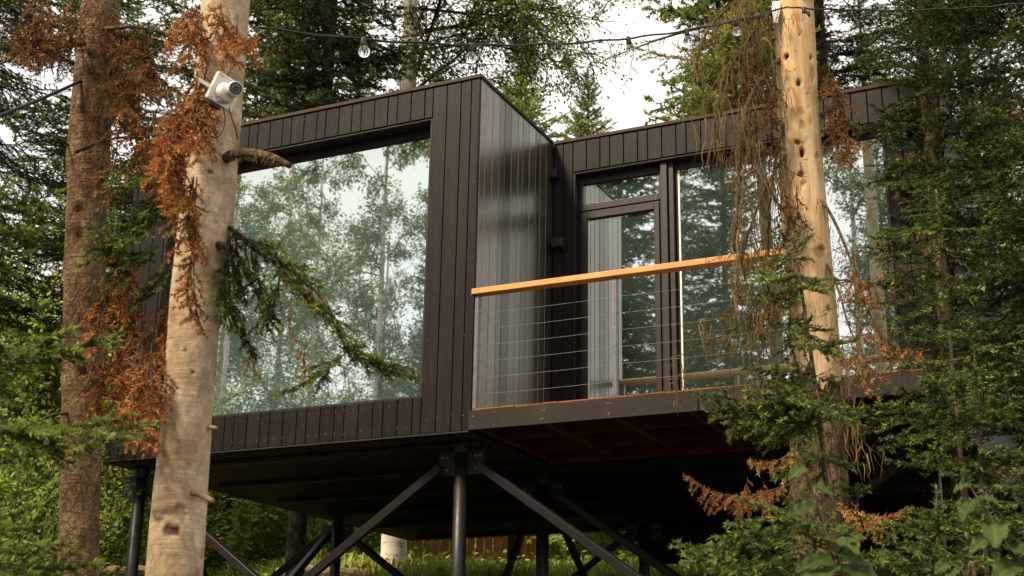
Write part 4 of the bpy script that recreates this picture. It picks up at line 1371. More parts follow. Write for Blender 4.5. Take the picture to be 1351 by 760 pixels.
# ------------------------------------------------------------------ things fixed to the trunks
def make_camera():
    c = at(296, 121, 4.70)                                          # middle of the white back plate
    n = unit(unit(CAM - c) * .80 + RTH * .42 + np.array([0, 0, .12]))        # the plate faces out from the trunk, towards the path
    sx = unit(np.cross([0, 0, 1.], n)); up = np.cross(n, sx)
    tilt = math.radians(-14)
    sx, up = sx * math.cos(tilt) + up * math.sin(tilt), up * math.cos(tilt) - sx * math.sin(tilt)
    root = empty('security_camera', c, 'white security camera with round black lens strapped to the pale fir trunk', 'security camera')
    K = .57                                                        # the body below is drawn at 1.5 times its size
    def P(a, b, d): return Vector(sx * a + up * b + n * d)
    def plate(mb, x0, x1, y0, y1, z0, z1):
        b = len(mb.v)
        mb.v += [tuple(P(x, y, z)) for z in (z0, z1) for y in (y0, y1) for x in (x0, x1)]
        mb.f += [tuple(b + i for i in q) for q in ((0, 2, 3, 1), (4, 5, 7, 6), (0, 1, 5, 4), (2, 6, 7, 3), (0, 4, 6, 2), (1, 3, 7, 5))]
        return mb
    pl = plate(MB(), -.098, .098, -.100, .100, -.022, .012).build('back_plate', M['white_plastic'], root, bevel=.006)
    sc = MB()
    for a, b in ((-.072, .080), (-.058, .080), (-.070, -.080), (.075, -.080)):
        sc.lathe([(0, .0055), (.003, .0055), (.004, .003)], P(a, b, .012), n, 8)
    sc.build('screw', M['led'], pl)['kind'] = 'stuff'
    ax = unit(unit(CAM - c) * .95 + RTH * .28 + np.array([0, 0, .16]))                          # where the lens looks
    bx = unit(np.cross(up, ax))
    o = P(.004, -.012, .012)
    d = MB().lathe([(0, .070), (.012, .070), (.022, .066), (.040, .058), (.050, .050)], o, n, 28).build('base', M['white_plastic'], root, smooth=True)
    e = Vector(P(.022, .020, .075))
    h = MB().lathe([(-.056, .020), (-.046, .036), (-.026, .047), (0, .051), (.030, .0505), (.041, .049), (.0455, .0455), (.0452, .0425), (.0430, .0420)], e, ax, 36).build('housing', M['white_plastic'], root, smooth=True)
    MB().lathe([(.0440, .0420), (.0475, .0415), (.0470, .038), (.0455, .0375), (.0455, .002)], e, ax, 32).build('lens_plate', M['lens_black'], h)
    MB().lathe([(.0455, .0125), (.0520, .0120), (.0525, .0105), (.0500, .009), (.0500, .001)], e, ax, 20).build('lens', M['lens_black'], h, smooth=True)
    for k in range(12):
        a = 2 * PI * k / 12
        q = e + Vector(bx * math.cos(a) + np.cross(ax, bx) * math.sin(a)) * .026 + Vector(ax) * .0458
        MB().lathe([(0, .0042), (.0015, .0040), (.003, .0025), (.0036, .0008)], q, ax, 8).build('led', M['led'], h, smooth=True)
    MB().lathe([(0, .022), (.02, .020), (.028, .014)], P(-.012, -.060, .010), unit(n - up * .6), 16).build('cable_gland', M['white_plastic'], root, smooth=True)
    # mounting arm reaching round the trunk, dark connector and its looped cable
    MB().bar(P(-.074, -.02, -.008), P(-.175, -.005, -.055), .010, .026, tuple(up)).build('mounting_arm', M['white_plastic'], root, bevel=.003)
    plate(MB(), -.066, .022, -.130, -.101, -.012, .016).build('connector', M['cable'], root, bevel=.004)
    def wl(px, py, dd): return Vector(at(px, py, dd) - c) / K
    loop = smooth_pts([np.array(wl(*q)) for q in ((281, 142, 4.702), (272, 152, 4.702), (270, 166, 4.702), (276, 178, 4.702), (286, 181, 4.695), (294, 172, 4.695), (297, 156, 4.702), (294, 142, 4.708))], 40)
    MB().tube([Vector(q) for q in loop], .0040, 7).build('cable', M['cable'], root, smooth=True)
    for pts in (((302, 142, 4.702), (306, 156, 4.702), (311, 170, 4.728), (313, 184, 4.767)), ((300, 104, 4.734), (303, 92, 4.747), (307, 78, 4.760), (311, 55, 4.793), (314, 20, 4.813), (317, -30, 7.4))):
        q = smooth_pts([np.array(wl(*p)) for p in pts], 30)
        MB().tube([Vector(x) for x in q], .0042, 7).build('cable', M['cable'], root, smooth=True)
    root.scale = (K, K, K)
make_camera()

def hang(A, B, sag, n=40):
    A, B = np.asarray(A, float), np.asarray(B, float)
    t = np.linspace(0, 1, n)
    P = A + (B - A) * t[:, None]
    P[:, 2] -= sag * 4 * t * (1 - t)
    return P

def string_light(name, label, A, B, sag, bulbs, group=None):
    P = hang(A, B, sag)
    base = P[0]
    root = empty(name, base, label, 'string lights')
    rng = np.random.default_rng(len(label))
    Pw = P + np.stack([np.zeros(len(P)), np.zeros(len(P)), .004 * np.sin(np.linspace(0, 60, len(P)))], -1)
    MB().tube([Vector(p - base) for p in Pw], .0052, 7).build('cable', M['cable'], root, smooth=True)
    L = np.linspace(0, 1, len(P))
    for t in bulbs:
        q = np.array([np.interp(t, L, P[:, j]) for j in range(3)]) - base
        ax = unit(np.array([rng.normal(0, .10), rng.normal(0, .10), -1.0]))
        s = MB().lathe([(-.008, .009), (.0, .012), (.030, .0135), (.034, .012), (.036, .010)], Vector(q), ax, 14).build('lamp_socket', M['cable'], root, smooth=True)
        prof = [(.030, .010), (.037, .012), (.046, .0185), (.056, .0235), (.066, .0250), (.076, .0225), (.083, .0160), (.0868, .0075), (.0875, .001)]
        MB().lathe(prof, Vector(q), ax, 18).build('bulb', M['bulb'], s, smooth=True)
    return root
SA, SB = at(340, 36, 4.85), at(1040, 9, 7.12)
string_light('string_light', 'black festoon cable with clear bulbs sagging between the camera trunk and the peeled trunk', SA, SB, .150, [.145, .315, .470, .610, .740, .86])
string_light('string_light', 'black festoon cable running on from the peeled trunk into the dark firs', at(1041, 10, 7.10), at(1480, -12, 7.6), .06, [.045])
pc = hang(at(-90, 182, 5.7), at(112, 104, 6.05), .02)
o = MB().tube([Vector(p) for p in pc], .0075, 8).build('power_cable', M['cable'], None, smooth=True)
tag(o, 'thick black cable slanting up to the brown spruce trunk', 'cable')

def make_wrap():
    c = at(1047, 5, TC)
    r0 = width_at(51, c) / 2 + .006
    ctr = np.array([np.interp(c[2], [p[2] for p in ptsC], [p[0] for p in ptsC]), np.interp(c[2], [p[2] for p in ptsC], [p[1] for p in ptsC]), c[2]])
    root = empty('tree_wrap', ctr, 'crumpled white plastic wrap tied round the top of the peeled trunk', 'wrap')
    rng = np.random.default_rng(3)
    n, m = 48, 7
    V = []
    for i in range(m):
        for k in range(n):
            a = 2 * PI * k / n
            rr = r0 + .006 + .010 * abs(math.sin(a * 5 + i)) + rng.uniform(0, .006)
            V.append((rr * math.cos(a), rr * math.sin(a), .012 + i * .026 + .018 * math.sin(a * 2 + .6) + rng.normal(0, .003)))
    F = [(i * n + k, i * n + (k + 1) % n, (i + 1) * n + (k + 1) % n, (i + 1) * n + k) for i in range(m - 1) for k in range(n)]
    me = bpy.data.meshes.new('band'); me.from_pydata(V, [], F); me.materials.append(M['white_plastic'])
    for p in me.polygons: p.use_smooth = True
    o = link('band', me, root)
    so = o.modifiers.new('thickness', 'SOLIDIFY'); so.thickness = .004
    # loose end hanging down on the left
    a = at(1024, 2, TC - .10) - ctr; b = at(1023, 31, TC - .12) - ctr
    mb = MB()
    pts = [Vector(a), Vector(a * .6 + b * .4) + Vector((.004, -.01, 0)), Vector(b)]
    for i, (p, w) in enumerate(zip(pts, (.022, .026, .012))):
        for s in (-1, 1):
            mb.v.append(tuple(p + Vector(RTH) * s * w)); mb.v.append(tuple(p + Vector(RTH) * s * w + Vector(-FWH) * (.012 if s < 0 else .006)))
    for i in range(2):
        q = i * 4
        mb.f += [(q, q + 2, q + 6, q + 4), (q + 1, q + 5, q + 7, q + 3), (q, q + 4, q + 5, q + 1), (q + 2, q + 3, q + 7, q + 6)]
    mb.f += [(0, 1, 3, 2), (8, 10, 11, 9)]
    mb.build('loose_end', M['white_plastic'], root, bevel=.003)
    MB().lathe([(-.01, .012), (.012, .014), (.02, .010)], Vector(at(1066, 18, TC - .17) - ctr), (0, 0, -1), 14).build('cable_clip', M['cable'], root, smooth=True)
make_wrap()

# ------------------------------------------------------------------ beyond the cabin: plank fence, log edging
def make_fence():
    A, B = at(536, 742, 24.0), at(626, 752, 24.0)
    B[2] = A[2]
    gz = float(ground_z(A[0], A[1]))
    root = empty('plank_fence', (A[0], A[1], gz), 'orange-brown vertical plank fence seen beneath the cabin, behind the birch', 'fence')
    d = unit(B - A); Ltot = 6.2
    rnd = random.Random(5)
    st = -d * .4
    mb = MB(); x = 0
    hgt = A[2] + .55 - gz
    while x < Ltot - 3.6:
        p = st + d * x
        hh = hgt + rnd.uniform(-.02, .02) + 1.4
        mb.bar(Vector(p) + Vector((0, 0, -.2)), Vector(p) + Vector((0, 0, hh)), .145, .022, (0, 1, 0))
        x += .152
    mb.build('plank_panel', M['fence'], root, bevel=.004)
    for z in (.35, hgt + 1.0):
        MB().bar(Vector(st) + Vector((0, .04, z)), Vector(st + d * (Ltot - 3.6)) + Vector((0, .04, z)), .09, .04).build('rail', M['fence'], root)
make_fence()
rng0 = np.random.default_rng(77)
for i, (x0, x1, d) in enumerate(((396, 560, 17.2), (110, 190, 16.6))):
    A, B = at(x0, 757, d), at(x1, 756, d + .3)
    A[2] += 0; 
    pts = [A + (B - A) * t + rng0.normal(0, .01, 3) for t in np.linspace(0, 1, 12)]
    o = link('timber_log', trunk_mesh('timber_log', [p * 1.0 for p in pts], [.10] * 12, M['log'], rng0, 16, .1, .04) if False else MB().tube([Vector(p) for p in pts], [.085 + rng0.normal(0, .004) for _ in pts], 12).build('timber_log', M['log'], None).data)
    # the helper above already linked one object; keep a single one
    bpy.data.objects.remove(o)
logs = [o for o in COL.objects if o.name.startswith('timber_log')]
for o, lb in zip(logs, ('long weathered log lying on the grass behind the cabin, beside the birch', 'short weathered log lying in the grass behind the far left stilt')):
    tag(o, lb, 'log')

# ------------------------------------------------------------------ trees around and behind
def ground_pt(px, d):
    p = at(px, 700, d)
    p[2] = float(ground_z(p[0], p[1]))
    return p

def conifer(name, label, base, height, r0, wmax, kind, seed, z0=1.0, whorl=.3, per=5, el0=.15, el1=.7, p_dead=0.0, group=None, mat='bark_dark', leaf=None, lean=(0, 0), tt=1.0, tshift=0., n=14, az=None):
    rng = np.random.default_rng(seed)
    root = empty(name, base, label, 'tree', group)
    straight_trunk(root, base, height, r0, .012, M[mat], rng, lean, n)
    f = Fol()
    conifer_crown(f, rng, base, height, z0, wmax, kind, whorl, per, lean, el0, el1, az=az, top_taper=tt, tshift=tshift)
    f.build('crown', [M[leaf or 'fir'], M['twig']], root, base)
    if p_dead:
        g = Fol()
        n_d = int(p_dead * 100)
        for _ in range(n_d):
            z = rng.uniform(z0 * .6, height * .75); a = rng.uniform(0, 2 * PI)
            put_branch(g, 'rust' if rng.uniform() < .5 else 'bare', np.array(base) + [0, 0, z], [math.cos(a), math.sin(a), -.25], wmax * rng.uniform(.35, .8) * (1 - z / height) ** .5, rng)
        g.build('dead_branch', NEEDLE['brown'], root, base)
    return root

def copy_tree(o, loc, rz, sc, label, group=None, parent=None):
    c = o.copy(); COL.objects.link(c)
    if parent is None:
        c.location = [float(q) for q in loc]; c.rotation_euler = (0, 0, rz); c.scale = (sc, sc, sc)
        c['label'] = label
        if group: c['group'] = group
        elif 'group' in c: del c['group']
    else:
        c.parent = parent
    for ch in list(o.children):
        copy_tree(ch, None, 0, 1, None, None, c)
    return c

# dark firs crowding the right end of the cabin
b = ground_pt(1270, 10.2)
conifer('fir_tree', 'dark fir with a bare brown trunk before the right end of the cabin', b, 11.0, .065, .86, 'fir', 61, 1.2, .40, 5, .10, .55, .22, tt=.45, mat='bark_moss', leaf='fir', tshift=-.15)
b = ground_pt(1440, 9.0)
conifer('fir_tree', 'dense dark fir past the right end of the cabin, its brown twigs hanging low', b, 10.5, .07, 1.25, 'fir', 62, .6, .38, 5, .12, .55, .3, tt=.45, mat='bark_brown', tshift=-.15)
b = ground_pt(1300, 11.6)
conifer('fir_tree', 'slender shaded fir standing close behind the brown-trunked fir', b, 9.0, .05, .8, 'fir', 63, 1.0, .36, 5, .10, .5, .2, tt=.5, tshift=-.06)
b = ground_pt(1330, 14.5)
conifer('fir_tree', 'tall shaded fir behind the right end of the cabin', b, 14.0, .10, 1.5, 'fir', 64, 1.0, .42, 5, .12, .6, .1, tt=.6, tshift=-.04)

# a young spruce with a thin pale stem growing against the peeled trunk
def sapling():
    pts = [at(x, y, d) for x, y, d in ((1100, 770, 5.5), (1094, 690, 5.5), (1082, 560, 5.5), (1066, 440, 5.5), (1052, 350, 5.5), (1046, 306, 5.5))]
    foot = pts[0] + (pts[0] - pts[1]) / (pts[1][2] - pts[0][2]) * (pts[0][2] - float(ground_z(pts[0][0], pts[0][1])))
    root = empty('spruce_sapling', foot, 'thin young spruce with a pale straight stem before the peeled trunk', 'sapling')
    r = np.random.default_rng(71)
    sp = smooth_pts([foot] + pts, 40)
    rr = list(np.linspace(.016, .004, len(sp)))
    MB().tube([Vector(p - foot) for p in sp], rr, 10).build('stem', M['lichen_limb'], root, smooth=True)
    f = Fol()
    V, T, A = needles(r, sp[-9:-1], sp[-8:], 240, .022, .004, .6, 1, np.full(8, .5)); f.add(V, T, A, 0)
    S = [((1047, 322), (1034, 305)), ((1047, 325), (1062, 312)), ((1050, 340), (1030, 335)),
         ((1053, 362), (1005, 352)), ((1053, 362), (1035, 392)), ((1054, 368), (1092, 372)), ((1054, 372), (985, 388)), ((1055, 378), (1100, 388)), ((1056, 380), (1030, 405)),
         ((1062, 420), (1010, 432)), ((1063, 424), (1088, 436)), ((1064, 430), (1040, 455)), ((1066, 440), (1095, 462)), ((1068, 455), (1108, 452)), ((1066, 445), (1020, 468)),
         ((1072, 490), (985, 478)), ((1072, 492), (1000, 505)), ((1073, 495), (1112, 505)), ((1073, 500), (1040, 520)), ((1075, 510), (1100, 540)),
         ((1078, 545), (990, 528)), ((1078, 545), (918, 520)), ((1079, 548), (940, 548)), ((1079, 550), (985, 560)), ((1080, 552), (1128, 545)), ((1080, 555), (1050, 580)), ((1079, 548), (1000, 570)),
         ((1085, 600), (1035, 620)), ((1085, 602), (1130, 612)), ((1087, 620), (1060, 650)), ((1089, 640), (1140, 648))]
    for a, b in S + S:
        if a[1] > 535 and b[0] < 1000: d1 = 5.2
        else: d1 = 5.5 + r.normal(0, .18)
        k = 'fir'
        branch_to(f, k, at(a[0], a[1], 5.5), at(b[0] + r.normal(0, 7), b[1] + r.normal(0, 6), d1 + r.normal(0, .08)), r, wide=.75 if b[0] < 1000 else .95, tshift=.0 + r.normal(0, .07), roll=r.normal(0, .35))
    f.build('crown', NEEDLE['fir'], root, foot)
sapling()

def young_fir(label, tip_px, d, specs, seed, tshift=.1, name='young_fir', wide=1.0, kind='fir', cat='young tree'):
    """a young fir standing at tip_px (its leader may be outside the frame); specs are its visible sprays, stem to tip"""
    r = np.random.default_rng(seed)
    top = at(tip_px[0], tip_px[1], d)
    foot = top.copy(); foot[2] = float(ground_z(top[0], top[1]))
    root = empty(name, foot, label, cat)
    mid = (top + foot) / 2 + r.normal(0, .02, 3)
    MB().tube([Vector(p - foot) for p in smooth_pts([foot - [0, 0, .1], mid, top], 20)], list(np.linspace(.022, .004, 21))[:len(smooth_pts([foot, mid, top], 20))], 9).build('stem', M['twig'], root, smooth=True)
    f = Fol()
    for (x0, y0, d0), (x1, y1, d1) in specs:
        branch_to(f, kind, at(x0, y0, d0), at(x1, y1, d1), r, wide=wide, tshift=tshift + r.normal(0, .05), roll=r.normal(0, .3))
    ld = smooth_pts([foot - [0, 0, .1], mid, top], 20)[-9:]
    f.add(*needles(r, ld[:-1], ld[1:], 420, .026, .008, .7, 1, np.full(len(ld) - 1, .55)), 0)
    for q_ in range(10):
        a = r.uniform(0, 2 * PI); h_ = r.uniform(.02, .5)
        put_branch(f, kind, top - [0, 0, h_], [math.cos(a), math.sin(a), .55], .07 + h_ * .5, r, tshift=tshift)
    # its other branches, away from the ones the picture shows
    zz = np.linspace(foot[2] + .25, top[2] - .15, 9)
    for z in zz:
        for _ in range(4):
            a = r.uniform(0, 2 * PI)
            L = .16 + .42 * (top[2] - z) / (top[2] - foot[2])
            put_branch(f, kind, [foot[0], foot[1], z], [math.cos(a), math.sin(a), .15], L, r, tshift=tshift + r.normal(0, .05))
    f.build('crown', NEEDLE[kind], root, foot)
    return root

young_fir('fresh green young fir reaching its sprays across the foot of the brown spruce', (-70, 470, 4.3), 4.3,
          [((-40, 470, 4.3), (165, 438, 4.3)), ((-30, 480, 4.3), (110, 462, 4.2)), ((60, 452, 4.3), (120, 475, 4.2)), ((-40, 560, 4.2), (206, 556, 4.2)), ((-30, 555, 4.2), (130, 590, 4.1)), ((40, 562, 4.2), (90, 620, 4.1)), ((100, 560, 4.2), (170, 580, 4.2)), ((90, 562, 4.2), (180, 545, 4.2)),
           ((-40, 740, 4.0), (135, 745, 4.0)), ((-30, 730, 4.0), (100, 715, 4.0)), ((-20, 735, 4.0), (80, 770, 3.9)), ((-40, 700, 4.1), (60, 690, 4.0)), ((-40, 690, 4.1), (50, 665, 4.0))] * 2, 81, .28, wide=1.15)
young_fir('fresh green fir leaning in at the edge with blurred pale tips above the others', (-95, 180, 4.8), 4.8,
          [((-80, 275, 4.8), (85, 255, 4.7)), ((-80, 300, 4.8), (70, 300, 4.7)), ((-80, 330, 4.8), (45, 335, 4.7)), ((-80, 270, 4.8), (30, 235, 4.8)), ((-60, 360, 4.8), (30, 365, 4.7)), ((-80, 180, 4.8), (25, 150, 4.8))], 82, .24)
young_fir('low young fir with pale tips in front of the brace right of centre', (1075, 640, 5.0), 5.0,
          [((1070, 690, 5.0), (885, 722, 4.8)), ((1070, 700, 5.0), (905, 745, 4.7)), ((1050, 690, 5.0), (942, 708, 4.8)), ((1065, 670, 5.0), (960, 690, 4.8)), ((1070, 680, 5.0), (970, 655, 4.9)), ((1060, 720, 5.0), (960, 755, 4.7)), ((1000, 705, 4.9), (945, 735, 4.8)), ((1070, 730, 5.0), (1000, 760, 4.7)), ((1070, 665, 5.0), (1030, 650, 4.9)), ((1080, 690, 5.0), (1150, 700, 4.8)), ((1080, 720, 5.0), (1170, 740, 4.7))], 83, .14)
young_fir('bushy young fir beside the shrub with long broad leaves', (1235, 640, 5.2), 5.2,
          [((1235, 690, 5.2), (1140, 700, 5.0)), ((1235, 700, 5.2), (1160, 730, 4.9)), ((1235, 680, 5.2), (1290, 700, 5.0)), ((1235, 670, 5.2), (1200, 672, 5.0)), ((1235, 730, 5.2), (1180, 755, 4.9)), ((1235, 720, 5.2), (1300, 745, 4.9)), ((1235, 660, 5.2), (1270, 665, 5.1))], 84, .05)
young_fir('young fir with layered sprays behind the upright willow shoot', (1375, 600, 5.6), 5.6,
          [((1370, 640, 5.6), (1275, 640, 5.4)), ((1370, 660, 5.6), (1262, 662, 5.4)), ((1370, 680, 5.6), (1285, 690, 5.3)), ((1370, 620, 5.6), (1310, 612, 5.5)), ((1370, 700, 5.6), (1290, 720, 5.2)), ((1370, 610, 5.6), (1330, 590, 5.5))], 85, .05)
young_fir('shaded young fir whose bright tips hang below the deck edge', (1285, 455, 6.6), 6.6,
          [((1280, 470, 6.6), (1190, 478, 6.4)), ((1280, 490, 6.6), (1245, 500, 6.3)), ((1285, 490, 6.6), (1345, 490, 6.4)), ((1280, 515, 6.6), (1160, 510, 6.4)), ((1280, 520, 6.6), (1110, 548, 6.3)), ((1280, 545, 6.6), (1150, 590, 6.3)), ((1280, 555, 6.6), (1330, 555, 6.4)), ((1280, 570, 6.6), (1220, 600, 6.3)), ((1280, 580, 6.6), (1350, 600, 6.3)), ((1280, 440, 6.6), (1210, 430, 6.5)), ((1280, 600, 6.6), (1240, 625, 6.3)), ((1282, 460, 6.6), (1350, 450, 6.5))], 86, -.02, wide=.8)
young_fir('shaded young fir with layered boughs in front of the tall window on the right', (1235, 250, 7.4), 7.4,
          [((1225, 305, 7.4), (1140, 312, 7.2)), ((1225, 320, 7.4), (1128, 330, 7.1)), ((1230, 320, 7.4), (1150, 345, 7.1)), ((1230, 340, 7.4), (1170, 370, 7.1)), ((1240, 300, 7.4), (1300, 300, 7.2)), ((1240, 330, 7.4), (1320, 350, 7.2)), ((1230, 360, 7.4), (1290, 395, 7.1)), ((1230, 300, 7.4), (1165, 305, 7.0)), ((1235, 400, 7.4), (1180, 420, 7.1))], 87, .0, wide=.9)

# ---- broad-leaved shoots in the near right corner
def leafy_shoot(name, label, stem_px, leaf_specs, seed):
    """leaf_specs: (base px,py,d) (tip px,py,d) half width / length, roll"""
    r = np.random.default_rng(seed)
    pts = [at(*p) for p in stem_px]
    foot = pts[0].copy(); gz = float(ground_z(foot[0], foot[1])); foot[2] = gz
    root = empty(name, foot, label, 'shrub')
    sp = smooth_pts([foot] + pts, 36)
    MB().tube([Vector(p - foot) for p in sp], list(np.linspace(.008, .002, len(sp))), 8).build('stem', M['twig'], root, smooth=True)
    for (b0, t0, wr) in leaf_specs:
        B, Tp = at(*b0), at(*t0)
        j = int(np.argmin(np.linalg.norm(sp - B, axis=1)))
        d = Tp - B; L = np.linalg.norm(d); d = d / L
        nrm = np.array([0, 0, 1.0]) * .8 - FWH * .55 + r.normal(0, .22, 3)
        sd = unit(np.cross(d, nrm)); up = np.cross(sd, d)
        nu, nv = 19, 9
        V = []
        for i in range(nu):
            u = i / (nu - 1)
            w = L * wr * (math.sin(PI * u ** .85) ** .8) * (1 - .25 * u) + .0006
            for k in range(nv):
                q = (k / (nv - 1) - .5) * 2
                V.append(B + d * (L * u) + sd * (w * q) + up * (abs(q) * w * .34 - .14 * L * u * u + .006 * math.sin(u * 22 + abs(q) * 3) * abs(q)))
        F = [(i * nv + k, i * nv + k + 1, (i + 1) * nv + k + 1, (i + 1) * nv + k) for i in range(nu - 1) for k in range(nv - 1)]
        tn = np.clip(r.uniform(.2, .6) + np.array([.26 if (k % nv) == nv // 2 else .05 * math.sin((k // nv) * 2.4 - abs(k % nv - nv // 2) * 1.6) for k in range(nu * nv)]) + r.normal(0, .05, nu * nv), 0, 1)
        link('leaf', np_mesh('leaf', np.array(V) - foot, F, M['willow_leaf'], tn, None, True, 4), root)
        MB().tube([Vector(sp[j] - foot), Vector(B - foot)], [.0022, .0018], 6).build('leaf_stalk', M['twig'], root)
    return root
D1 = 4.5
leafy_shoot('willow_shrub', 'near shrub with long broad green leaves at the foot of the peeled trunk', [(1112, 790, D1), (1098, 735, D1), (1085, 690, D1), (1068, 640, D1), (1055, 600, D1)],
            [((1098, 735, D1), (1050, 748, D1 - .1), .22), ((1095, 725, D1), (1140, 738, D1 - .1), .26), ((1090, 712, D1), (1135, 720, D1 - .15), .24), ((1108, 745, D1), (1160, 765, D1 - .15), .26), ((1088, 700, D1), (1060, 685, D1 - .05), .28),
             ((1078, 665, D1), (1038, 678, D1 - .05), .25), ((1074, 640, D1), (1100, 652, D1 - .05), .28), ((1062, 615, D1), (1040, 630, D1 - .05), .3), ((1058, 608, D1), (1044, 606, D1), .22), ((1112, 720, D1 - .05), (1140, 705, D1 - .1), .26), ((1105, 760, D1), (1085, 775, D1 - .1), .3),
             ((1056, 602, D1), (1058, 588, D1), .2), ((1056, 602, D1), (1068, 596, D1), .2), ((1100, 752, D1), (1066, 765, D1 - .2), .26), ((1110, 705, D1), (1126, 690, D1), .25)], 91)
D2 = 4.4
leafy_shoot('willow_shrub', 'upright willow shoot with a pale budding tip above oval leaves, before the young firs', [(1365, 775, D2), (1345, 745, D2), (1322, 710, D2), (1300, 672, D2), (1285, 650, D2), (1274, 632, D2)],
            [((1288, 658, D2), (1266, 682, D2 - .08), .32), ((1292, 655, D2), (1316, 660, D2 - .05), .26), ((1312, 692, D2), (1314, 716, D2 - .1), .36), ((1308, 708, D2), (1280, 724, D2 - .08), .27), ((1276, 638, D2), (1258, 646, D2 - .05), .22),
             ((1345, 742, D2), (1310, 762, D2 - .1), .32), ((1330, 722, D2), (1362, 732, D2 - .1), .32), ((1275, 634, D2), (1268, 624, D2), .25), ((1275, 634, D2), (1280, 626, D2), .25), ((1275, 634, D2), (1276, 620, D2), .22), ((1275, 636, D2), (1286, 632, D2), .2)], 92)
leafy_shoot('willow_shrub', 'small willow shoot with two pale oval leaves low between the shrubs', [(1290, 790, D2), (1275, 760, D2), (1262, 748, D2), (1249, 741, D2)],
            [((1251, 743, D2), (1234, 754, D2 - .05), .34), ((1262, 750, D2), (1246, 764, D2 - .06), .3), ((1250, 741, D2), (1256, 732, D2), .25), ((1270, 757, D2), (1290, 762, D2), .3)], 93)

# ---- birch right behind the cabin
def birch(name, label, base, height, seed, mat='birch', limbs=(), n_leaf=26000, r0=.15, z0=.35, spread=3.0, leaf=.055, tint=.45, group=None, leafmat='birch_leaf', rnd_limbs=16):
    r = np.random.default_rng(seed)
    root = empty(name, base, label, 'tree', group)
    straight_trunk(root, base, height, r0, .02, M[mat], r, (r.normal(0, .15), r.normal(0, .1)), 20, .1, .025)
    segs = []
    for O, d, L, rad in limbs:
        twig_tree(r, O, d, L, rad, 2, segs, .65, .04, .012)
    for i in range(rnd_limbs):
        z = height * (z0 + (1 - z0) * (i + r.uniform(0, 1)) / rnd_limbs)
        a = r.uniform(0, 2 * PI)
        L = spread * (1 - .75 * (z / height - z0) / (1 - z0)) * r.uniform(.6, 1.1)
        twig_tree(r, np.array(base) + [0, 0, z], [math.cos(a), math.sin(a), .45], L, .012 + .03 * (1 - z / height), 2, segs, .65, .03, .015)
    P0 = np.array([s[0] for s in segs]); P1 = np.array([s[1] for s in segs])
    R0 = np.array([s[2] for s in segs]); R1 = np.array([s[3] for s in segs]); dp = np.array([s[4] for s in segs])
    f = Fol()
    V, T = prisms(P0, P1, np.maximum(R0, .003), np.maximum(R1, .002), 4)
    f.add(V, T, .3)
    f.build('limbs', M['bark_dark'] if mat == 'birch' else M['twig'], root, base)
    g = Fol()
    cand = np.where(dp <= 1)[0]
    idx = r.choice(cand, n_leaf, p=(np.where(dp[cand] == 0, 3.0, 1.0) / np.where(dp[cand] == 0, 3.0, 1.0).sum()))
    t = r.uniform(0, 1, n_leaf)[:, None]
    P = P0[idx] + (P1[idx] - P0[idx]) * t + r.normal(0, .05, (n_leaf, 3))
    P[:, 2] -= np.abs(r.normal(0, .07, n_leaf))
    dv = unit(P1[idx] - P0[idx])
    clump = np.clip(tint + .16 * np.sin(P[:, 0] * 2.1 + P[:, 2] * 1.7) , 0, 1)
    g.add(*leaves(r, P, dv, leaf, clump, droop=.55))
    g.build('crown', M[leafmat], root, base)
    return root

DB = 18.0
bb = ground_pt(521, DB)
L1 = [(at(531, 52, DB), at(640, 5, DB - .3) - at(531, 52, DB), 1.7, .045), (at(512, 66, DB), at(435, 32, DB - .4) - at(512, 66, DB), 1.3, .035), (at(520, 30, DB), at(480, 0, DB) - at(520, 30, DB), 1.2, .03),
      (at(523, 70, DB), at(600, 62, DB - .6) - at(523, 70, DB), 1.4, .022), (at(520, 85, DB), at(440, 85, DB - .5) - at(520, 85, DB), 1.2, .02), (at(523, 95, DB), at(590, 100, DB - .4) - at(523, 95, DB), 1.0, .018),
      (at(524, 10, DB), at(650, 30, DB - .8) - at(524, 10, DB), 2.2, .03), (at(524, -30, DB), at(690, 10, DB - .5) - at(524, -30, DB), 2.6, .032), (at(640, 0, DB - .3), at(735, 60, DB - .5) - at(640, 0, DB - .3), 1.2, .018), (at(660, -20, DB - .3), at(740, 90, DB - .5) - at(660, -20, DB - .3), 1.7, .016), (at(640, -40, DB), at(740, 10, DB) - at(640, -40, DB), 1.2, .016)]
birch('birch_tree', 'white-barked birch right behind the cabin, its leafy limbs spread over the roof', bb, 15.5, 101, limbs=L1, n_leaf=27000, r0=.175, z0=.42, spread=3.2, leaf=.062, tint=.55)

# ---- conifers behind the cabin
b = ground_pt(392, 16.5)
conifer('spruce_tree', 'dark dense spruce rising behind the roof next to the birch', b, 17.0, .12, 1.30, 'far', 111, 3.0, .26, 7, .2, .5, 0, leaf='spruce', tt=.5, tshift=-.1)
def apex_conifer(label, px, py, d, half_px, at_py, kind, seed, leaf, **kw):
    t = at(px, py, d); g = float(ground_z(t[0], t[1]))
    hh = t[2] - g
    w = width_at(half_px, at(px, at_py, d))
    z_at = at(px, at_py, d)[2] - g
    wmax = w / max(.08, ((1 - z_at / hh)))
    return conifer('spruce_tree', label, [t[0], t[1], g], hh, .02 + hh * .009, min(wmax, 3.6), kind, seed, 1.5, leaf=leaf, **kw)
apex_conifer('sunlit yellow-green spruce behind the inner corner of the two roofs', 690, 28, 24, 66, 180, 'far', 112, 'sunny', whorl=.26, per=8, el0=.25, el1=.9, tshift=.12)
apex_conifer('small pointed spruce standing alone against the sky behind the right roof', 776, 86, 30, 30, 180, 'far', 113, 'fir', whorl=.22, per=9, el0=.2, el1=.9, tshift=.15)
b = ground_pt(985, 17.5)
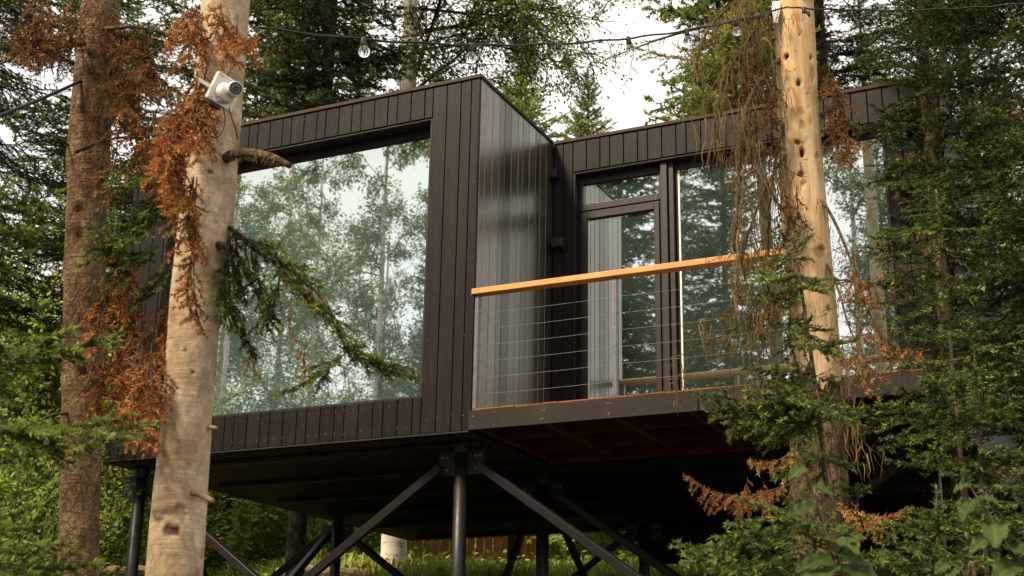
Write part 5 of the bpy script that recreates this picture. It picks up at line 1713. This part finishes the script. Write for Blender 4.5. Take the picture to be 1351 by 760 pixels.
conifer('spruce_tree', 'pale-tipped spruce behind the right roof, next to the peeled trunk', b, 15.5, .15, 1.55, 'far', 114, 2.0, .30, 7, .05, .6, 0, leaf='sunny', tt=.55, tshift=-.12)
b = ground_pt(1120, 19.5)
conifer('spruce_tree', 'dark spruce behind the right roof between the peeled trunk and the firs', b, 16, .15, 1.9, 'far', 115, 2.0, .30, 7, .1, .6, 0, leaf='spruce', tt=.6)
b = ground_pt(58, 14.5)
conifer('fir_tree', 'airy pale green fir behind the brown spruce, sky showing through', b, 15.0, .12, 1.25, 'fir', 116, 1.6, .27, 5, .08, .5, .05, leaf='fir', tt=.5, tshift=.26, mat='bark_brown')
b = ground_pt(-110, 14.0)
conifer('spruce_tree', 'dark lichen-hung spruce whose boughs droop in beside the brown trunk', b, 11.5, .10, 1.5, 'spruce', 117, 3.6, .30, 5, .25, .3, .3, leaf='spruce', tt=.4)
b = ground_pt(232, 21)
conifer('spruce_tree', 'dim spruce seen between the two left trunks', b, 17, .15, 1.7, 'far', 118, 1.5, .3, 6, .15, .6, 0, leaf='spruce', tt=.6)

# ---- the forest farther off: copies of three grown spruces
protoS = [conifer('spruce_tree', lb, ground_pt(px, d), 17.5, .17, 2.1, 'far', 120 + i, 1.2, .36, 6, .15, .65, 0, leaf=lf, tt=.75, group='far spruces of the forest', n=10)
          for i, (px, d, lf, lb) in enumerate(((-330, 27, 'spruce', 'spruce in the forest far behind the cabin'), (330, 26, 'fir', 'spruce in the forest far behind the cabin'), (1010, 30, 'spruce', 'spruce in the forest far behind the cabin')))]
rf = random.Random(12)
spots = [(-150, 22), (30, 36), (130, 40), (205, 30), (265, 36), (300, 30), (345, 40), (375, 32), (440, 38), (500, 36), (560, 48), (1060, 36), (1110, 30), (1180, 34), (1275, 38), (1370, 30), (1460, 26), (940, 42), (980, 34), (1500, 34), (110, 50), (240, 46)]
for px, d in spots:
    sc = rf.uniform(.75, 1.15)
    if 560 <= px <= 900 or px < 250: sc *= .55
    elif px > 1050: sc *= .75
    copy_tree(rf.choice(protoS), ground_pt(px, d), rf.uniform(0, 6.28), sc, 'spruce in the forest far behind the cabin', 'far spruces of the forest')

# ---- trees behind the viewer, seen only as reflections in the panes
rb = birch('birch_tree', 'leafy birch across the clearing, mirrored in the windows', (-11.5, -17.0, float(ground_z(-11.5, -17))), 17, 131, n_leaf=15000, r0=.14, z0=.25, spread=3.4, leaf=.09, tint=.3, group='birches mirrored in the windows', rnd_limbs=20)
for x, y, s, a in ((-15.5, -16.5, .95, 1.1), (-18.5, -20, 1.1, 2.3), (-13.0, -22, 1.1, 4.0), (-9.2, -20.5, .9, 5.2), (-21, -16, 1.0, .4), (-17.4, -18.6, .92, 5.5), (-.7, -15.4, .95, 3.9), (-16.4, -21.5, 1.05, .8), (-12.6, -18.8, .8, 3.5), (-19.5, -24, 1.2, 2.9)):
    copy_tree(rb, (x, y, float(ground_z(x, y))), a, s, 'leafy birch across the clearing, mirrored in the windows', 'birches mirrored in the windows')
rm = conifer('spruce_tree', 'spruce across the clearing, mirrored in the windows', (-6.2, -16.0, float(ground_z(-6.2, -16))), 20.5, .15, 2.5, 'far', 135, 3.0, .27, 8, .25, .6, 0, leaf='spruce', tt=.8, group='spruces mirrored in the windows', n=10)
for x, y, s, a in ((-4.0, -17.2, .95, 1.6), (-1.0, -21, .85, 2.6), (-9.9, -18, .92, 3.3), (-7.4, -24, 1.05, .9), (2.5, -25, .9, 4.4), (-24, -23, 1.1, 2.2), (-14.8, -27, 1.0, 3.6)):
    copy_tree(rm, (x, y, float(ground_z(x, y))), a, s, 'spruce across the clearing, mirrored in the windows', 'spruces mirrored in the windows')

# ------------------------------------------------------------------ undergrowth
def shrub(label, px, d, height, width, seed, n_leaf=5000, leaf=.05, tint=.5, mat='shrub_leaf', name='shrub', group=None):
    r = np.random.default_rng(seed)
    base = ground_pt(px, d)
    root = empty(name, base, label, 'shrub', group)
    segs = []
    for _ in range(9):
        a = r.uniform(0, 2 * PI)
        twig_tree(r, base + np.array([math.cos(a), math.sin(a), 0]) * .08, [math.cos(a) * .45 * width / height, math.sin(a) * .45 * width / height, 1], height * r.uniform(.6, .95), .014, 1, segs, .7, .05, .01)
    P0 = np.array([s[0] for s in segs]); P1 = np.array([s[1] for s in segs])
    f = Fol(); V, T = prisms(P0, P1, np.array([s[2] for s in segs]), np.array([s[3] for s in segs]), 3)
    f.add(V, T, .3); f.build('stems', M['twig'], root, base)
    idx = r.integers(0, len(P0), n_leaf)
    P = P0[idx] + (P1[idx] - P0[idx]) * r.uniform(0, 1, n_leaf)[:, None] + r.normal(0, .05, (n_leaf, 3))
    g = Fol(); g.add(*leaves(r, P, unit(P1[idx] - P0[idx]), leaf, np.clip(tint + .15 * np.sin(P[:, 0] * 4 + P[:, 2] * 3), 0, 1), droop=.3))
    g.build('foliage', M[mat], root, base)
    return root
shrub('pale green willow bush behind the foot of the brown spruce', 72, 14.5, 3.6, 1.7, 141, 9000, .055, .85)
shrub('dark leafy bush behind the left stilt post', 175, 18.0, 3.0, 2.2, 142, 8000, .06, .5)
shrub('bushy green shrub left of the pale willow', 15, 13.0, 3.2, 2.2, 143, 9000, .06, .6)
SH = 'leafy shrub among the undergrowth behind the cabin'
s0 = shrub(SH, 300, 20.5, 2.6, 2.4, 144, 8000, .065, .95, group='shrubs behind the cabin')
s1 = shrub(SH, 380, 22.0, 2.8, 2.8, 145, 9000, .065, .72, group='shrubs behind the cabin')
for px, d, s, a, q in ((345, 23.5, 1.1, 1, s0), (425, 21, 1.0, 2, s1), (250, 22, 1.2, 3, s1), (465, 24, 1.0, 4, s0), (500, 22.5, .8, 5, s0), (200, 20, 1.1, 2, s0), (140, 19, 1.2, 1, s1), (60, 19, 1.3, .5, s1), (20, 21, 1.9, 2.2, s0), (-60, 20, 2.0, 4.1, s0), (100, 24, 2.0, 3.3, s0), (180, 24, 1.8, 5.0, s0), (-20, 17, 1.3, .5, s0), (640, 28, 1.0, 3, s0), (690, 30, 1.0, 2, s1), (760, 30, 1.0, 1, s0), (820, 28, 1.0, 4, s1), (900, 26, 1., 2, s0), (1010, 22, 1.2, 2, s1), (1120, 20, 1.2, 3, s0), (1240, 18, 1.2, 1, s1), (1330, 17, 1.2, 2, s0), (570, 30, 1.3, 2, s1)):
    copy_tree(q, ground_pt(px, d), a, s, SH, 'shrubs behind the cabin')

def nettle():
    base = ground_pt(312, 15.5)
    top = at(318, 655, 15.5)
    root = empty('tall_weed', base, 'tall pale weed with drooping narrow leaves behind the pale fir trunk', 'weed')
    r = np.random.default_rng(9)
    pts = smooth_pts([base, (base + top) / 2 + [.03, 0, 0], top], 20)
    MB().tube([Vector(p - base) for p in pts], list(np.linspace(.012, .003, len(pts))), 7).build('stem', M['twig'], root)
    n_ = 170
    P = along(pts, n_, r, .35, 1.0)
    a = r.uniform(0, 2 * PI, n_)
    D_ = np.stack([np.cos(a), np.sin(a), np.full(n_, .35)], -1)
    g = Fol(); g.add(*leaves(r, P, D_, .17, np.full(n_, .8), wide=.28, droop=.25))
    g.build('foliage', M['shrub_leaf'], root, base)
nettle()

def grass(name, x0, x1, y0, y1, n, h, seed):
    r = np.random.default_rng(seed)
    x = r.uniform(x0, x1, n); y = r.uniform(y0, y1, n)
    keep = ((y > 6.0) | (x < -1.6)) & ((np.sin(x * 1.3 + y * .7) + np.sin(y * 1.9 - x * .6) + r.normal(0, .8, n)) > -1.0)
    x, y = x[keep], y[keep]; n = len(x)
    P = np.stack([x, y, ground_z(x, y) - .02], -1)
    a = r.uniform(0, 2 * PI, n)
    hh = h * r.uniform(.4, 1.2, n) * (1 + .4 * np.sin(x * .9) * np.sin(y * 1.1))
    w = .010 + .010 * r.uniform(0, 1, n)
    sd = np.stack([np.cos(a), np.sin(a), 0 * a], -1) * w[:, None]
    ln = np.stack([-np.sin(a), np.cos(a), 0 * a], -1) * (hh * r.uniform(.2, .7, n))[:, None]
    up = np.stack([0 * a, 0 * a, hh], -1)
    V = np.stack([P - sd, P + sd, P + up * .6 + ln * .35 + sd * .8, P + up * .6 + ln * .35 - sd * .8, P + up + ln], 1).reshape(-1, 3)
    T = (np.array([[0, 1, 2], [0, 2, 3], [3, 2, 4]])[None] + (np.arange(n) * 5)[:, None, None]).reshape(-1, 3)
    tint = np.repeat(np.clip(.62 + .2 * np.sin(x * 2 + y) + r.normal(0, .15, n), 0, 1), 5)
    f = Fol(); f.add(V, T, tint)
    # low herbs with broader leaves between the blades
    m = n // 3
    xs = r.uniform(x0, x1, m); ys = r.uniform(y0, y1, m)
    ok_ = (ys > 6.0) | (xs < -1.6)
    xs, ys = xs[ok_], ys[ok_]; m = len(xs)
    Q = np.stack([xs, ys, ground_z(xs, ys) + np.abs(r.normal(0, h * .55, m))], -1)
    aa = r.uniform(0, 2 * PI, m)
    f.add(*leaves(r, Q, np.stack([np.cos(aa), np.sin(aa), np.full(m, .3)], -1), .09, np.full(m, .7)))
    o = f.build(name, M['grass'])
    tag(o, 'lush grass and low herbs covering the slope', 'grass', kind='stuff')
grass('grass', -16, 4, 3.5, 17, 70000, .22, 151)
